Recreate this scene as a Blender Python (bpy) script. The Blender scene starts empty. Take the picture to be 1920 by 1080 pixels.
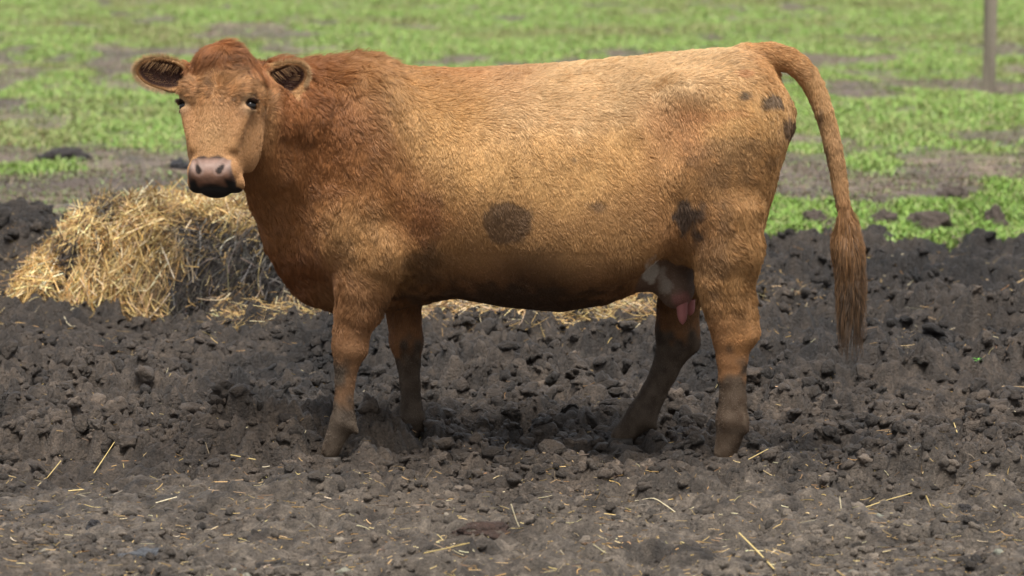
import bpy, math, os
import numpy as np
from math import radians

rng = np.random.default_rng(7)
C = bpy.context.scene.collection
F32 = np.float32

# ------------------------------------------------------------------ camera
CAMY, CAMZ, FPX = -13.0, 1.96, 7200.0
PITCH = math.atan(765 / 7200)
FWD = np.array([0, math.cos(PITCH), -math.sin(PITCH)])
UPV = np.array([0, math.sin(PITCH), math.cos(PITCH)])
CAM = np.array([0, CAMY, CAMZ])

def P(px, py, Y=0.0):
    """world point on the vertical plane y=Y seen at photo pixel (px,py)"""
    r = FWD + (px - 960) / FPX * np.array([1., 0, 0]) + (540 - py) / FPX * UPV
    t = (Y - CAMY) / r[1]
    return CAM + r * t

def S(n, Y=0.0):          # pixels -> metres at plane Y
    return n * (Y - CAMY) / FPX

def GY(py):               # ground distance (world y) for a pixel row
    r = FWD + (540 - py) / FPX * UPV
    return CAMY + r[1] * (-CAMZ / r[2])

cam_d = bpy.data.cameras.new('camera')
cam = bpy.data.objects.new('camera', cam_d)
C.objects.link(cam)
cam.location = CAM
cam.rotation_euler = (radians(90) - PITCH, 0, 0)
cam_d.sensor_width = 36; cam_d.lens = 135
cam_d.clip_start = 0.1; cam_d.clip_end = 5000
cam_d.dof.use_dof = True
cam_d.dof.focus_distance = 13.1
cam_d.dof.aperture_fstop = 4.6
bpy.context.scene.camera = cam

# ------------------------------------------------------------------ helpers
def srgb(r, g, b):
    c = np.array([r, g, b], float) / 255.0
    return np.where(c <= 0.04045, c / 12.92, ((c + 0.055) / 1.055) ** 2.4)

def _h(ix, seed):
    h = np.full(ix[0].shape, (seed * 0x9E3779B1) & 0xFFFFFFFF, np.uint32)
    for a, m in zip(ix, (0x85EBCA6B, 0xC2B2AE35, 0x27D4EB2F)):
        h ^= (a.astype(np.int64) & 0xFFFFFFFF).astype(np.uint32) * np.uint32(m)
        h ^= h >> np.uint32(15); h *= np.uint32(0x2C1B3C6D); h ^= h >> np.uint32(12)
    h *= np.uint32(0x297A2D39); h ^= h >> np.uint32(15)
    return h.astype(F32) / F32(4294967296.0)

def noise(*co, seed=0):
    """value noise in -1..1, 2 or 3 coordinates"""
    i = [np.floor(c) for c in co]
    f = [(c - a).astype(F32) for c, a in zip(co, i)]
    f = [a * a * a * (a * (a * 6 - 15) + 10) for a in f]
    i = [a.astype(np.int64) for a in i]
    n = len(co)
    out = 0
    for k in range(1 << n):
        w = 1; idx = []
        for d in range(n):
            b = (k >> d) & 1
            w = w * (f[d] if b else 1 - f[d]); idx.append(i[d] + b)
        out = out + w * _h(idx, seed)
    return out * 2 - 1

def fbm(*co, oct=4, seed=0, gain=.5):
    a, s, t, k = 1, 0, 0, 1
    for o in range(oct):
        s = s + a * noise(*[c * k for c in co], seed=seed + o * 17); t += a; a *= gain; k *= 2.03
    return s / t

def clods(x, y, s, seed=0):
    """overlapping rounded lumps of random size on a jittered grid (0..~1)"""
    X, Y = x / s, y / s
    ix, iy = np.floor(X), np.floor(Y)
    best = np.zeros(x.shape, F32)
    for a in (-1, 0, 1):
        for b in (-1, 0, 1):
            cx, cy = (ix + a).astype(np.int64), (iy + b).astype(np.int64)
            jx, jy = _h([cx, cy], seed), _h([cx, cy], seed + 1)
            r = .35 + .6 * _h([cx, cy], seed + 2)
            hh = .35 + .65 * _h([cx, cy], seed + 3)
            d2 = ((X - cx - jx) ** 2 + (Y - cy - jy) ** 2) / r ** 2
            best = np.maximum(best, hh * r * np.sqrt(np.clip(1 - d2, 0, 1)))
    return best

def smooth01(x, a, b):
    t = np.clip((x - a) / (b - a), 0, 1)
    return t * t * (3 - 2 * t)

def mesh_obj(name, V, Fc, mat=None, parent=None, smooth=True, cols=None, link=True):
    """V (n,3); Fc (m,k) uniform polygons"""
    me = bpy.data.meshes.new(name)
    V = np.asarray(V, F32); Fc = np.asarray(Fc, np.int32)
    m, k = Fc.shape
    me.vertices.add(len(V)); me.vertices.foreach_set('co', V.ravel())
    me.loops.add(m * k); me.loops.foreach_set('vertex_index', Fc.ravel())
    me.polygons.add(m)
    me.polygons.foreach_set('loop_start', np.arange(0, m * k, k, dtype=np.int32))
    me.polygons.foreach_set('loop_total', np.full(m, k, np.int32))
    me.polygons.foreach_set('use_smooth', np.full(m, smooth, bool))
    me.update(calc_edges=True)
    if cols is not None:
        a = me.attributes.new('col', 'FLOAT_COLOR', 'POINT')
        cc = np.ones((len(V), 4), F32); cc[:, :3] = cols
        a.data.foreach_set('color', cc.ravel())
    o = bpy.data.objects.new(name, me)
    if link: C.objects.link(o)
    if mat: me.materials.append(mat)
    if parent: o.parent = parent
    return o

def tag(o, label=None, cat=None, group=None, kind=None):
    if label: o['label'] = label
    if cat: o['category'] = cat
    if group: o['group'] = group
    if kind: o['kind'] = kind
    return o

def tubes(Pt, R, sides=3, flat=1.0):
    """Pt (n,k,3) paths, R (n,k) radii -> closed little prisms (verts, quads)"""
    n, k, _ = Pt.shape
    T = np.gradient(Pt, axis=1)
    T /= np.linalg.norm(T, axis=2, keepdims=True) + 1e-9
    ref = rng.normal(size=(n, 1, 3)); ref /= np.linalg.norm(ref, axis=2, keepdims=True)
    A = np.cross(T, ref); A /= np.linalg.norm(A, axis=2, keepdims=True) + 1e-9
    B = np.cross(T, A)
    V = np.empty((n, k, sides, 3), F32)
    for s in range(sides):
        a = 2 * math.pi * s / sides
        V[:, :, s] = Pt + (A * math.cos(a) + B * math.sin(a) * flat) * R[:, :, None]
    base = (np.arange(n) * k * sides)[:, None, None]
    kk = np.arange(k - 1)[None, :, None] * sides
    ss = np.arange(sides)[None, None, :]; s2 = (ss + 1) % sides
    q = np.stack([base + kk + ss, base + kk + s2, base + kk + sides + s2, base + kk + sides + ss], -1)
    return V.reshape(-1, 3), q.reshape(-1, 4)

# ------------------------------------------------------------------ materials
def new_mat(name):
    m = bpy.data.materials.new(name); m.use_nodes = True
    nt = m.node_tree; b = nt.nodes['Principled BSDF']
    return m, nt, b

def attr_mat(name, rough=.8, spec=.3, bump=None, mix=None, sheen=0, var=None):
    m, nt, b = new_mat(name)
    at = nt.nodes.new('ShaderNodeAttribute'); at.attribute_name = 'col'
    src = at.outputs['Color']
    b.inputs['Roughness'].default_value = rough
    b.inputs['Specular IOR Level'].default_value = spec
    tc = nt.nodes.new('ShaderNodeTexCoord')
    if var:
        sc, lo, hi, det = var
        n = nt.nodes.new('ShaderNodeTexNoise'); n.inputs['Scale'].default_value = sc
        n.inputs['Detail'].default_value = det; n.inputs['Roughness'].default_value = .7
        nt.links.new(tc.outputs['Object'], n.inputs['Vector'])
        mr = nt.nodes.new('ShaderNodeMapRange')
        mr.inputs['From Min'].default_value = .3; mr.inputs['From Max'].default_value = .7
        mr.inputs['To Min'].default_value = lo; mr.inputs['To Max'].default_value = hi
        nt.links.new(n.outputs['Fac'], mr.inputs['Value'])
        mx = nt.nodes.new('ShaderNodeVectorMath'); mx.operation = 'SCALE'
        nt.links.new(src, mx.inputs[0]); nt.links.new(mr.outputs[0], mx.inputs['Scale'])
        src = mx.outputs[0]
    nt.links.new(src, b.inputs['Base Color'])
    if bump:
        sc, st, dist, det = bump
        n = nt.nodes.new('ShaderNodeTexNoise'); n.inputs['Scale'].default_value = sc
        n.inputs['Detail'].default_value = det; n.inputs['Roughness'].default_value = .65
        nt.links.new(tc.outputs['Object'], n.inputs['Vector'])
        bp = nt.nodes.new('ShaderNodeBump'); bp.inputs['Strength'].default_value = st
        bp.inputs['Distance'].default_value = dist
        nt.links.new(n.outputs['Fac'], bp.inputs['Height'])
        nt.links.new(bp.outputs['Normal'], b.inputs['Normal'])
    return m

M_ground = attr_mat('mud and soil', rough=.44, spec=.5, bump=(75, 1.0, .02, 8), var=(130, .45, 1.8, 4))
M_hide = attr_mat('hide', rough=.7, spec=.25, bump=(160, .4, .003, 3))
M_fur = attr_mat('fur', rough=.48, spec=.38)
M_straw = attr_mat('straw', rough=.5, spec=.4)
M_grass = attr_mat('grass', rough=.55, spec=.35)
M_clod = attr_mat('wet clod', rough=.44, spec=.5, bump=(90, 1.0, .02, 6), var=(110, .72, 1.3, 3))

def plain(name, col, rough=.5, spec=.5, coat=0):
    m, nt, b = new_mat(name)
    b.inputs['Base Color'].default_value = (*col, 1)
    b.inputs['Roughness'].default_value = rough
    b.inputs['Specular IOR Level'].default_value = spec
    b.inputs['Coat Weight'].default_value = coat
    return m
# ------------------------------------------------------------------ ground
MUD_FAR = GY(466)         # where the mud gives way to grass

def mud_edge(x):
    return MUD_FAR + .35 * noise(x * .9, x * 0, seed=3) + .18 * noise(x * 3.1, x * 0, seed=4) \
        - .0 * x - 1.0 * smooth01(-x, .9, 2.2) * 0

FEET = [P(614, 868, -.235), P(757, 838, .205), P(1356, 870, -.235), P(1160, 832, .205)]

def ground_h(x, y):
    x = np.asarray(x, float); y = np.asarray(y, float)
    far = smooth01(y, MUD_FAR - .3, MUD_FAR + .6)
    rough = .40 +   .60 * smooth01(y + .22 * noise(x * 1.3, y * 1.3, seed=60), -1.25, -.25)
    h = .035 * noise(x * 1.1, y * 1.1, seed=1) * rough + .02 * noise(x * 3, y * 3, seed=2) * rough
    wx = x + .025 * noise(x * 14, y * 14, seed=9); wy = y + .025 * noise(x * 14, y * 14, seed=10)
    c = .085 * clods(wx, wy, .19, 11) + .075 * clods(wx, wy, .095, 21) \
        + .070 * clods(wx + .3, wy, .052, 31) + .036 * clods(wx, wy + .7, .027, 41)
    b = .040 * np.abs(noise(wx * 8, wy * 8, seed=5)) + .024 * np.abs(noise(wx * 19, wy * 19, seed=6)) \
        + .007 * noise(x * 47, y * 47, seed=7) + .004 * noise(x * 95, y * 95, seed=8)
    m = (c + b) * rough * (.75 + .5 * smooth01(noise(x * 1.9, y * 1.9, seed=66), -.5, .6)) - .075 * rough
    # trampled flat foreground keeps small crumbs and a few pits
    pit = smooth01(noise(x * 5, y * 3.4, seed=70) + .25 * noise(x * 15, y * 15, seed=71), .55, .85)
    hp = smooth01(noise(x * 4.2, y * 4.2, seed=72), .42, .66) * smooth01(y, -.7, -.1)
    m = m - .045 * hp
    m = m - .028 * pit * (1 - smooth01(y, -.9, -.2))
    # far mud: bank of churned soil along the grass, heap at left
    bank = np.exp(-((y - (mud_edge(x) - .45)) / .42) ** 2) * (.015 + .05 * noise(x * 1.7, x * 0 + 2.2, seed=12))
    heap = .40 * np.exp(-((y - 5.3) / .85) ** 2) * smooth01(-x, 1.75, 2.35) * (.9 + .2 * noise(x * 5, y * 5, seed=13))
    m = m + bank + heap
    # meadow
    g = .05 * noise(x * .35, y * .35, seed=14) + .022 * noise(x * 1.6, y * 1.6, seed=15) + .01 * noise(x * 5, y * 5, seed=16)
    dist = smooth01(y, 60, 200)
    g = g + (.02 * clods(x, y, .30, 51) + .012 * clods(x, y, .13, 52)) * (1 - smooth01(y, 14, 22))
    h = h * (1 - far) + m * (1 - far) + g * far * (1 - dist)
    for f in FEET:
        d = np.hypot(x - f[0], (y - f[1]) * 1.0)
        k = np.exp(-(d / .10) ** 2)
        h = h * (1 - k) - .012 * k + .040 * np.exp(-((d - .13) / .045) ** 2)
    return h

def axis(segs):
    a = [segs[0][0]]
    for (s, e, d0, d1) in segs:
        x = s
        while x < e - 1e-6:
            t = (x - s) / (e - s); x = min(e, x + d0 + (d1 - d0) * t); a.append(x)
    return np.array(sorted(set(a)))

xp = axis([(0, 1.75, .0085, .0085), (1.75, 3.0, .011, .02), (3.0, 8, .05, .2), (8, 60, 1, 6), (60, 900, 20, 120)])
gx = np.concatenate([-xp[::-1][:-1], xp])
gy = np.concatenate([axis([(-900, -20, 120, 20), (-20, -3, 3, .3)])[:-1],
                     axis([(-3, 1.5, .0095, .0095), (1.5, 8.6, .0125, .018), (8.6, 14, .022, .04), (14, 66, .06, .5),
                           (66, 900, 3, 120)])])
GX, GYy = np.meshgrid(gx, gy)
gxf, gyf = GX.ravel(), GYy.ravel()
GH = ground_h(gxf, gyf)
nx, ny = len(gx), len(gy)
ii = (np.arange(ny - 1)[:, None] * nx + np.arange(nx - 1)[None, :]).ravel()
GF = np.stack([ii, ii + 1, ii + nx + 1, ii + nx], 1)

def lawn(x, y):
    """0 bare soil .. 1 thick grass in the meadow"""
    e = mud_edge(x)
    n = .38 * noise(x * .6, y * .25, seed=80) + .45 * noise(x * 1.6, y * .6, seed=81) + .42 * noise(x * 3.2, y * .8, seed=82)
    # bands seen in the field
    yr = lambda r: GY(r)
    side = smooth01(x, -.6, .6)
    # near green strip (right side strong, left weak)
    def band(a, b, s):
        return smooth01(y, a - s, a + s) * (1 - smooth01(y, b - s, b + s))
    w = y + 0 * x; w = w + 1.3 * noise(x * .6, y * .1, seed=83) + .5 * noise(x * 2.5, y * .7, seed=88)
    y = w
    base = .72 + 0 * x
    base = base + .42 * band(e, yr(357), .4) * side - .35 * band(e, yr(357), .4) * (1 - side)
    base = base - .34 * band(yr(352), yr(255), 2.0) * side - .38 * band(yr(400), yr(262), 1.6) * (1 - side)
    base = base + .1 * band(yr(268), yr(190), 1) - .2 * band(yr(215), yr(95), 4) * smooth01(x, 1.4, 3) \
        - .35 * band(yr(190), yr(90), 3) * smooth01(-x, 3.0, 4.2)
    base = base + .25 * smooth01(y, yr(120), yr(50))
    return np.clip(base + n * .9, 0, 1.3)

# ground colours
def mudcol(x, y):
    n1 = fbm(x * 1.3, y * 1.3, oct=4, seed=90); n2 = fbm(x * 9, y * 9, oct=3, seed=95)
    dry = (1 - smooth01(y + .3 * n1, -1.5, -.25))
    dark = np.array([.0115, .0085, .0065]); mid = np.array([.052, .0390, .0285]); gry = np.array([.080, .065, .050])
    t = np.clip(.5 + .9 * n1 + .55 * n2, 0, 1)[:, None]
    c = dark * (1 - t) + mid * t
    c = c * (1 - .12 * smooth01(y, 2.5, 5.0)[:, None])
    t2 = np.clip(dry * (.75 + .8 * n2), 0, 1)[:, None]
    c = c * (1 - t2) + gry * t2
    c = c * (1 + .35 * (1 - smooth01(y, .8, 2.6))[:, None])
    fine = noise(x * 33, y * 33, seed=111) + .8 * noise(x * 75, y * 75, seed=112)
    return c * np.exp(.42 * fine)[:, None], n2
gc, n2 = mudcol(gxf, gyf)
fieldm = smooth01(gyf, mud_edge(gxf) - .05, mud_edge(gxf) + .12)[:, None]
n3 = fbm(gxf * 5, gyf * 1.6, oct=3, seed=97)
soil = np.array([.175, .130, .092]) * (1 + .35 * n2[:, None] + .8 * n3[:, None])
soilb = np.array([.085, .062, .045])
ss = np.clip(.5 + 1.1 * fbm(gxf * .9, gyf * .5, oct=3, seed=99), 0, 1)[:, None]
soil = soil * ss + soilb * (1 - ss)
lw = smooth01(lawn(gxf, gyf), .12, .85)[:, None]
turf = np.array([.14, .155, .065])
soil = soil * (1 - .75 * lw) + turf * .75 * lw
gc = gc * (1 - fieldm) + soil * fieldm
ground = mesh_obj('ground', np.stack([gxf, gyf, GH], 1), GF, M_ground, cols=gc)
tag(ground, kind='structure')
del GX, GYy

BR = (.085, .062, .048)
LUMPS = [
    (1745, 418, 86, 40, BR, 'wide brown clod in the bright green grass right of the tail'),
    (1789, 372, 62, 24, BR, 'low brown clod farther back in the grass above the wide one'),
    (1655, 416, 58, 30, BR, 'brown clod in bright grass just right of the tail'),
    (1527, 417, 46, 28, BR, 'small dark clod in grass between the hind leg and the tail'),
    (1866, 412, 50, 44, BR, 'dark clod in the grass near the right edge'),
    (1646, 450, 64, 34, (.04, .032, .028), 'black clod on the mud edge just right of the tail'),
    (124, 300, 100, 26, (.035, .028, .026), 'long black clump on the bare ground at far left'),
    (338, 318, 40, 22, (.04, .04, .045), 'small blue-black clump beside the cow muzzle')]
# ------------------------------------------------------------------ meadow grass
def rand_colors(n, cols, w, jitter=.2):
    cols = np.array(cols); i = rng.choice(len(cols), n, p=np.array(w) / sum(w))
    return cols[i] * (1 + jitter * rng.normal(size=(n, 1)).clip(-2, 2)) * (1 + .05 * rng.normal(size=(n, 3)))

def grass():
    N = 1500000
    # denser near
    u = rng.random(N)
    y = MUD_FAR - .6 + (66 - MUD_FAR) * u ** 1.7
    half = (y - CAMY) * .1333 + .5
    x = (rng.random(N) * 2 - 1) * half
    L = lawn(x, y)
    edge = y > mud_edge(x) + .35 * noise(x * 5, y * 5, seed=84) + .25 * noise(x * 14, y * 14, seed=89) + .15
    clump = .5 + .9 * noise(x * 6, y * 5, seed=85)
    keep = edge & (rng.random(N) < np.clip(L * 1.15 - .22, .30, 1) * np.clip(clump + .30, .06, 1))
    for (lx, ly, lw, lh, _c, _l) in LUMPS:
        yy_ = GY(ly); xx_ = (lx - 960) / FPX * np.hypot(yy_ - CAMY, CAMZ); w_ = S(lw, yy_) / 2
        keep &= ~((np.abs(x - xx_) < w_ * .95) & (y > yy_ - w_ * 1.5 - .12) & (y < yy_ + w_))
    bare = (L < .45 + .2 * rng.random(N))[keep]
    x, y, L = x[keep], y[keep], L[keep]; n = len(x)
    z = ground_h(x, y)
    near = 1 - smooth01(y, GY(340), GY(300))
    hgt = (.026 + .045 * rng.random(n)) * np.where(bare, .6, 1) * (.55 + .5 * np.clip(L, 0, 1)) * (1 + .05 * near)
    wd = (.0024 + .0028 * rng.random(n)) * (1 + .022 * (y - 8)) * (1 + .15 * near)
    az = rng.random(n) * 2 * math.pi
    lean = hgt * (.3 + .9 * rng.random(n))
    la = rng.random(n) * 2 * math.pi
    base = np.stack([x, y, z - .005], 1)
    side = np.stack([np.cos(az), np.sin(az), 0 * az], 1) * wd[:, None]
    mid_ = base + np.stack([np.cos(la) * lean * .35, np.sin(la) * lean * .35, hgt * .62], 1)
    tip = base + np.stack([np.cos(la) * lean, np.sin(la) * lean, hgt * (1 - .25 * rng.random(n))], 1)
    V = np.stack([base - side * .6, base + side * .6, mid_ + side, mid_ - side, tip + side * .15, tip - side * .15], 1)
    k = np.arange(n)[:, None] * 6
    Fc = np.concatenate([k + np.array([0, 1, 2, 3]), k + np.array([3, 2, 4, 5])], 0)
    green = rand_colors(n, [(.25, .40, .09), (.31, .44, .11), (.19, .32, .075), (.37, .37, .16), (.28, .24, .14)],
                        [4, 3, 2, 1.6, 1.3], .14)
    young = rand_colors(n, [(.19, .33, .055), (.25, .38, .075), (.12, .22, .035), (.27, .27, .12)], [4, 3, 2.4, 2.2])
    dry_ = rand_colors(n, [(.30, .24, .13), (.22, .17, .10), (.26, .34, .10)], [1, 1, 1.4])
    fn = near[:, None] * .9
    patch = smooth01(noise(x * .5, y * .3, seed=86) + .5 * noise(x * 2, y * 1, seed=87), -.1, .9)[:, None] * (1 - fn) * .75
    cc = green * (1 - fn) + young * fn
    cc = cc * (1 - patch) + dry_ * patch
    bc = rand_colors(n, [(.21, .17, .11), (.16, .125, .085), (.20, .28, .09), (.09, .07, .05)], [3, 2.5, 2.6, 1.6], .25)
    cc = np.where(bare[:, None], bc, cc)
    o = mesh_obj('grass', V.reshape(-1, 3), Fc, M_grass, cols=np.repeat(np.clip(cc, .01, .9), 6, 0))
    tag(o, 'patchy bright green pasture grass growing in bare soil behind the mud', 'grass', kind='stuff')
grass()

def crumbs():
    """loose crumbs and small clods lying on the churned mud"""
    t = (1 + 5 ** .5) / 2
    V0 = unit0(np.array([(-1, t, 0), (1, t, 0), (-1, -t, 0), (1, -t, 0), (0, -1, t), (0, 1, t), (0, -1, -t), (0, 1, -t), (t, 0, -1), (t, 0, 1), (-t, 0, -1), (-t, 0, 1)], float))
    F0 = np.array([(0, 11, 5), (0, 5, 1), (0, 1, 7), (0, 7, 10), (0, 10, 11), (1, 5, 9), (5, 11, 4), (11, 10, 2), (10, 7, 6), (7, 1, 8),
                   (3, 9, 4), (3, 4, 2), (3, 2, 6), (3, 6, 8), (3, 8, 9), (4, 9, 5), (2, 4, 11), (6, 2, 10), (8, 6, 7), (9, 8, 1)])
    vs = list(V0); mp = {}; F1 = []
    def md(a, b):
        k = (min(a, b), max(a, b))
        if k not in mp: mp[k] = len(vs); q = (vs[a] + vs[b]) / 2; vs.append(q / np.linalg.norm(q))
        return mp[k]
    for a, b, c in F0:
        x, y, z = md(a, b), md(b, c), md(c, a); F1 += [(a, x, z), (x, b, y), (z, y, c), (x, y, z)]
    V0 = np.array(vs); F1 = np.array(F1)
    Vs, Fs, Cs = [], [], []; k0 = 0
    n = 46000
    u = rng.random(n)
    py = 1110 - (1110 - 450) * u ** 1.15
    yy = np.interp(py, np.linspace(440, 1120, 300), [GY(v) for v in np.linspace(440, 1120, 300)])
    xx = (rng.random(n) * 2 - 1) * ((yy - CAMY) * .1333 + .25)
    cl = noise(xx * 2.2, yy * 2.2, seed=130) + .6 * noise(xx * 8, yy * 8, seed=131)
    ok = (rng.random(n) < .45 + .6 * cl) & (yy < mud_edge(xx) - .02)
    for f in FEET: ok &= np.hypot(xx - f[0], yy - f[1]) > .07
    xx, yy = xx[ok], yy[ok]; n = len(xx)
    sz = .0035 + .030 * rng.random(n) ** 4.0
    flatm = (1 - smooth01(yy, -1.2, -.3)); sz = sz * (1 - .35 * flatm)
    zz = ground_h(xx, yy)
    R3 = rng.normal(size=(n, 3, 3)); Q3 = np.linalg.qr(R3)[0]
    st = np.stack([1 + .3 * rng.normal(size=n).clip(-1, 1), 1 + .3 * rng.normal(size=n).clip(-1, 1), .75 + .2 * rng.normal(size=n).clip(-1, 1)], 1)
    bumpy = 1 + .42 * (rng.random((n, len(V0))) - .5) * 1.6
    V = V0[None] * bumpy[:, :, None] * (sz[:, None] * st)[:, None]
    V = np.einsum('nij,nvj->nvi', Q3, V)
    V[:, :, 2] *= .8
    V = V + np.stack([xx, yy, zz - sz * .05], 1)[:, None]
    Fc = (np.arange(n) * len(V0))[:, None, None] + F1[None]
    base = mudcol(xx, yy)[0] * 1.25 * np.exp(.30 * rng.normal(size=(n, 1)))
    Vall, Fall, Call = [V.reshape(-1, 3)], [Fc.reshape(-1, 3)], [np.repeat(np.clip(base, .006, .3), len(V0), 0)]
    # broken clods, several centimetres, ragged all over
    vs2, F2, mp2 = list(V0), [], {}
    def md2(a, b):
        k = (min(a, b), max(a, b))
        if k not in mp2: mp2[k] = len(vs2); q = (vs2[a] + vs2[b]) / 2; vs2.append(q / np.linalg.norm(q))
        return mp2[k]
    for a, b, c in F1:
        x, y, z = md2(a, b), md2(b, c), md2(c, a); F2 += [(a, x, z), (x, b, y), (z, y, c), (x, y, z)]
    W0 = np.array(vs2); F2 = np.array(F2)
    n = 7600
    py = 900 - (900 - 452) * rng.random(n) ** .95
    yy = np.interp(py, np.linspace(440, 1120, 300), [GY(v) for v in np.linspace(440, 1120, 300)])
    xx = (rng.random(n) * 2 - 1) * ((yy - CAMY) * .1333 + .25)
    cl = noise(xx * 1.6, yy * 1.6, seed=140) + .7 * noise(xx * 5, yy * 5, seed=141)
    ok = (rng.random(n) < .50 + .7 * cl) & (yy < mud_edge(xx) + .1)
    for f in FEET: ok &= np.hypot(xx - f[0], yy - f[1]) > .085
    ok &= ~((yy > 3.95) & (yy < 5.6) & (xx < -.9) & (xx > -2.15)); ok &= ~((yy > 3.5) & (yy < 5.2) & (np.abs(xx + .15) < .95) & (rng.random(n) < .75))
    xx, yy = xx[ok], yy[ok]; n = len(xx)
    sz = .013 + .036 * rng.random(n) ** 2.2
    sz = sz * (1 - .45 * (1 - smooth01(yy, -.9, -.1)))
    Q3 = np.linalg.qr(rng.normal(size=(n, 3, 3)))[0]
    st = np.stack([1 + .35 * rng.uniform(-1, 1, n), 1 + .35 * rng.uniform(-1, 1, n), .7 + .25 * rng.uniform(-1, 1, n)], 1)
    U3 = W0[None] + 0 * sz[:, None, None]; of = rng.random((n, 1)) * 900
    rr = 1 + .55 * noise(U3[..., 0] * 1.4 + of, U3[..., 1] * 1.4, U3[..., 2] * 1.4, seed=150) \
        - .38 * np.abs(noise(U3[..., 0] * 3.1 + of, U3[..., 1] * 3.1, U3[..., 2] * 3.1, seed=151)) + .10 * (rng.random((n, len(W0))) - .5)
    V = np.einsum('nij,nvj->nvi', Q3, W0[None] * rr[..., None] * (sz[:, None] * st)[:, None])
    V[:, :, 2] *= .85
    V = V + np.stack([xx, yy, ground_h(xx, yy) + sz * .05], 1)[:, None]
    k0 = len(Vall[0])
    Fall.append(((np.arange(n) * len(W0))[:, None, None] + F2[None]).reshape(-1, 3) + k0); Vall.append(V.reshape(-1, 3))
    Call.append(np.clip(np.repeat(mudcol(xx, yy)[0] * np.exp(.22 * rng.normal(size=(n, 1))), len(W0), 0) * np.exp(.30 * rng.normal(size=(n * len(W0), 1))), .006, .3))
    o = mesh_obj('mud_crumbs', np.concatenate(Vall), np.concatenate(Fall), M_clod, cols=np.concatenate(Call))
    tag(o, 'loose dark crumbs and small lumps of churned mud over the ground', 'mud crumbs', kind='stuff')
def unit0(a): return a / np.linalg.norm(a, axis=-1, keepdims=True)
crumbs()

# ------------------------------------------------------------------ the cow : one continuous body from an implicit surface
def prof(xs, vals, sm=.02, n=600):
    t = np.linspace(xs[0], xs[-1], n); v = np.interp(t, xs, vals)
    s = max(1, int(sm / (xs[-1] - xs[0]) * n)); k = np.exp(-np.linspace(-2, 2, 4 * s + 1) ** 2); k /= k.sum()
    vp = np.concatenate([np.full(2 * s, v[0]), v, np.full(2 * s, v[-1])])
    v = np.convolve(vp, k, 'valid')
    return lambda x: np.interp(x, t, v)

hx = axis([(-1.36, -.60, .0055, .0055), (-.60, 1.34, .0105, .0105)])
hy = axis([(-.80, -.20, .006, .006), (-.20, .46, .0105, .0105)])
hz = axis([(-.06, .80, .0105, .0105), (.80, 1.52, .0058, .0058)])
Fv = np.full((len(hx), len(hy), len(hz)), .5, F32)

def region(lo, hi, m):
    s = []
    for a, l, h in zip((hx, hy, hz), lo, hi):
        i0 = max(0, np.searchsorted(a, l - m)); i1 = min(len(a), np.searchsorted(a, h + m) + 1)
        s.append(slice(i0, i1))
    s = tuple(s)
    X = hx[s[0]][:, None, None].astype(F32); Yv = hy[s[1]][None, :, None].astype(F32); Z = hz[s[2]][None, None, :].astype(F32)
    return s, X, Yv, Z

def smin(a, b, k):
    h = np.clip(k - np.abs(a - b), 0, None) / k
    return np.minimum(a, b) - h * h * k * .25

def put(s, d, k, sub=False):
    if sub: Fv[s] = -smin(-Fv[s], d, k)
    else: Fv[s] = smin(Fv[s], d, k)

def cone(a, b, ra, rb, k=.03, ys=1.0, sub=False):
    """tapered limb from a to b; ys squashes it across y"""
    a = np.array(a, float); b = np.array(b, float); R = max(ra, rb)
    s, X, Yv, Z = region(np.minimum(a, b) - R, np.maximum(a, b) + R, k + .02)
    ba = b - a; d2 = ba @ ba + 1e-12
    px_, py_, pz_ = X - a[0], Yv - a[1], Z - a[2]
    h = np.clip((px_ * ba[0] + py_ * ba[1] + pz_ * ba[2]) / d2, 0, 1)
    d = np.sqrt((px_ - h * ba[0]) ** 2 + ((py_ - h * ba[1]) / ys) ** 2 + (pz_ - h * ba[2]) ** 2)
    put(s, (d - (ra + (rb - ra) * h)) * min(1, ys), k, sub)

def chain(pts, k=.03, ys=1.0, kj=None, head=1):
    for i, ((a, ra), (b, rb)) in enumerate(zip(pts[:-1], pts[1:])): cone(a, b, ra, rb, k if (kj is None or i < head) else kj, ys)

def ell(c, r, k=.05, M=None, sub=False):
    c = np.array(c, float); r = np.array(r, float); R = r.max()
    s, X, Yv, Z = region(c - R, c + R, k + .01)
    x, y, z = X - c[0], Yv - c[1], Z - c[2]
    if M is not None:
        q = [(x * M[i][0] + y * M[i][1] + z * M[i][2]) / r[i] for i in range(3)]
    else:
        q = [x / r[0], y / r[1], z / r[2]]
    n = np.sqrt(q[0] ** 2 + q[1] ** 2 + q[2] ** 2)
    g = np.sqrt((q[0] / r[0]) ** 2 + (q[1] / r[1]) ** 2 + (q[2] / r[2]) ** 2) + 1e-6
    put(s, n * (n - 1) / g, k, sub)

# --- trunk
rows = [(548, 300, 420, .05), (562, 210, 500, .13), (590, 160, 552, .19), (640, 128, 588, .245), (690, 118, 592, .28), (760, 126, 574, .295),
        (850, 131, 556, .365), (950, 127, 574, .395), (1050, 122, 583, .405), (1130, 113, 570, .395),
        (1200, 106, 540, .37), (1280, 99, 495, .345), (1360, 93, 455, .32), (1405, 96, 430, .29),
        (1435, 112, 360, .25), (1458, 150, 300, .19), (1474, 178, 262, .13), (1482, 198, 238, .06)]
tx = [P(r[0], 340)[0] for r in rows]
ft = prof(tx, [P(r[0], r[1])[2] for r in rows], .022)
fb = prof(tx, [P(r[0], r[2])[2] for r in rows], .022)
fw = prof(tx, [r[3] for r in rows], .04)
s, X, Yv, Z = region((tx[0], -.42, .3), (tx[-1], .42, 1.5), .03)
zt, zb = ft(X), fb(X); zc = (zt + zb) / 2; hh = np.maximum((zt - zb) / 2, .01); v = (Z - zc) / hh
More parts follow.
